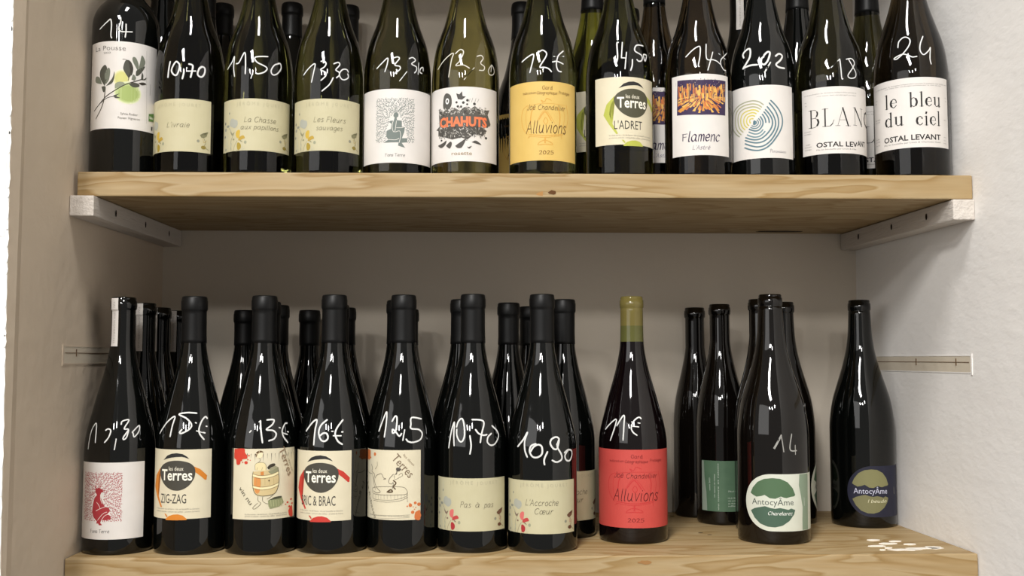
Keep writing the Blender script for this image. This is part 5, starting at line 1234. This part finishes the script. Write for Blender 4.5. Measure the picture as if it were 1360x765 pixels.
HEN = dict(HEM1='#83815a', HEM2='#7b7956', SIDE='#282a3c', TXT='#c9cbe0', TX2='#d9d6b8', Charelarez='I beudo')
label(b, LABEL['L10'], NAVY, 'anto', HEN, shape='D', su=.88, sv=.985)

# ------------------------------------------------------------------ lower shelf, behind
for x, y, H, t in ((.0419, .1372, .2943, 'dark bottle with neck strip, first behind the red figure label'),
                   (.0388, .2125, .2923, 'dark bottle with neck strip, second behind the red figure label'),
                   (.0430, .2868, .2916, 'dark bottle with neck strip, rearmost behind the red figure label')):
    b = back(x, y, 0, .0368, 'B', H, M_black, t, BL, cap=None)
    seal_strip(b, -26 if y < .2 else -32, 10 if y < .2 else 4, .2335, H - .001)
for x, y, r, H, t in ((.1387, .272, .039, .2916, 'dark capsuled bottle at the back between those priced 15 and 13 euros'),
                      (.1985, .1385, .040, .2965, 'dark capsuled bottle right behind the bather in barrel bottle'),
                      (.1953, .2160, .037, .2959, 'dark capsuled bottle second behind the bather in barrel bottle'),
                      (.2263, .2890, .036, .2926, 'dark capsuled bottle at the back, left of the neck of bottle priced 16 euros'),
                      (.2845, .1450, .040, .2930, 'dark capsuled bottle right behind the red-banded egg emblem bottle'),
                      (.2839, .2260, .040, .2932, 'dark capsuled bottle second behind the red-banded egg emblem bottle'),
                      (.3623, .1450, .041, .2989, 'dark capsuled bottle right behind the man on barrel sketch bottle'),
                      (.3686, .2400, .040, .2919, 'dark capsuled bottle second behind the man on barrel sketch bottle'),
                      (.4443, .1450, .041, .3000, 'dark capsuled bottle right behind the lower bottle priced 10,70'),
                      (.5063, .2000, .040, .2987, 'dark capsuled bottle in the gap between those priced 10,70 and 10,90'),
                      (.5389, .2850, .040, .2980, 'rearmost dark capsuled bottle behind the one priced 10,90, near the wall')):
    back(x, y, 0, r, 'B', H, M_black, t, BL)
b = back(.5762, .148, 0, .0400, 'B', .3004, M_black, 'bottle with shaded pale yellow label, behind, just left of the coral label', BL)
label(b, (-46, 54, 22.4, 83.2), STRAW, 'jouret', ROSE, extra=jouret([("L'Accroche", .344, .74, 32.2, 6.8), ('C\u0153ur', .458, .675, 22.6, 6.6)], '#5f5848'))


def back_print(sh, box):
    w = paint('#c9d2c6')
    for u, v0, ln in ((13, 36, 14), (20, 28, 26), (25, 14, 52)):
        sh.text('vin nature et raisins' if ln > 20 else 'cuvee 2023', 'sans', box[0] + u - ln / 2, box[0] + u + ln / 2, box[2] + v0 + ln / 2 - 8, 1.9, w, 90)
    for i, v in enumerate((26, 17, 13.5, 10, 6.5)):
        sh.text(('75cl', '12,5 % vol', 'mis en bouteille', 'au domaine', 'sulfites')[i], 'sans', box[0] + 38, box[0] + (46, 54, 58, 54, 50)[i], box[2] + v, 1.9, w)
    sh.fill([(box[0], box[2] + .5), (box[0] + 9, box[2] + .5), (box[0] + 8, box[2] + 25), (box[0] + 5, box[2] + 45), (box[0] + 4, box[3] - .5), (box[0], box[3] - .5)], paint('#8b978a'))


b = back(.8015, .2395, 0, .0345, 'F', .2994, M_brown, 'dark bottle showing its green back label, left of the cluster', BL, cap=None)
label(b, (-38, 66, 18.5, 86), GREEN, extra=back_print)
back(.7800, .3030, 0, .0320, 'F', .2977, M_brown, 'rearmost dark bottle peeking out left of the green back label', BL, cap=None)
back(.841, .1795, 0, .0355, 'F', .3030, M_brown, 'dark bottle hidden directly behind the white and green round-ended label', BL, cap=None)
b = back(.8924, .243, 0, .0400, 'F', .3027, M_brown, 'dark bottle behind the cluster at right, edge of round label showing', BL, cap=None)
label(b, (26, 150, 15.2, 83.7), SAGE, 'anto', HEM, shape='D')
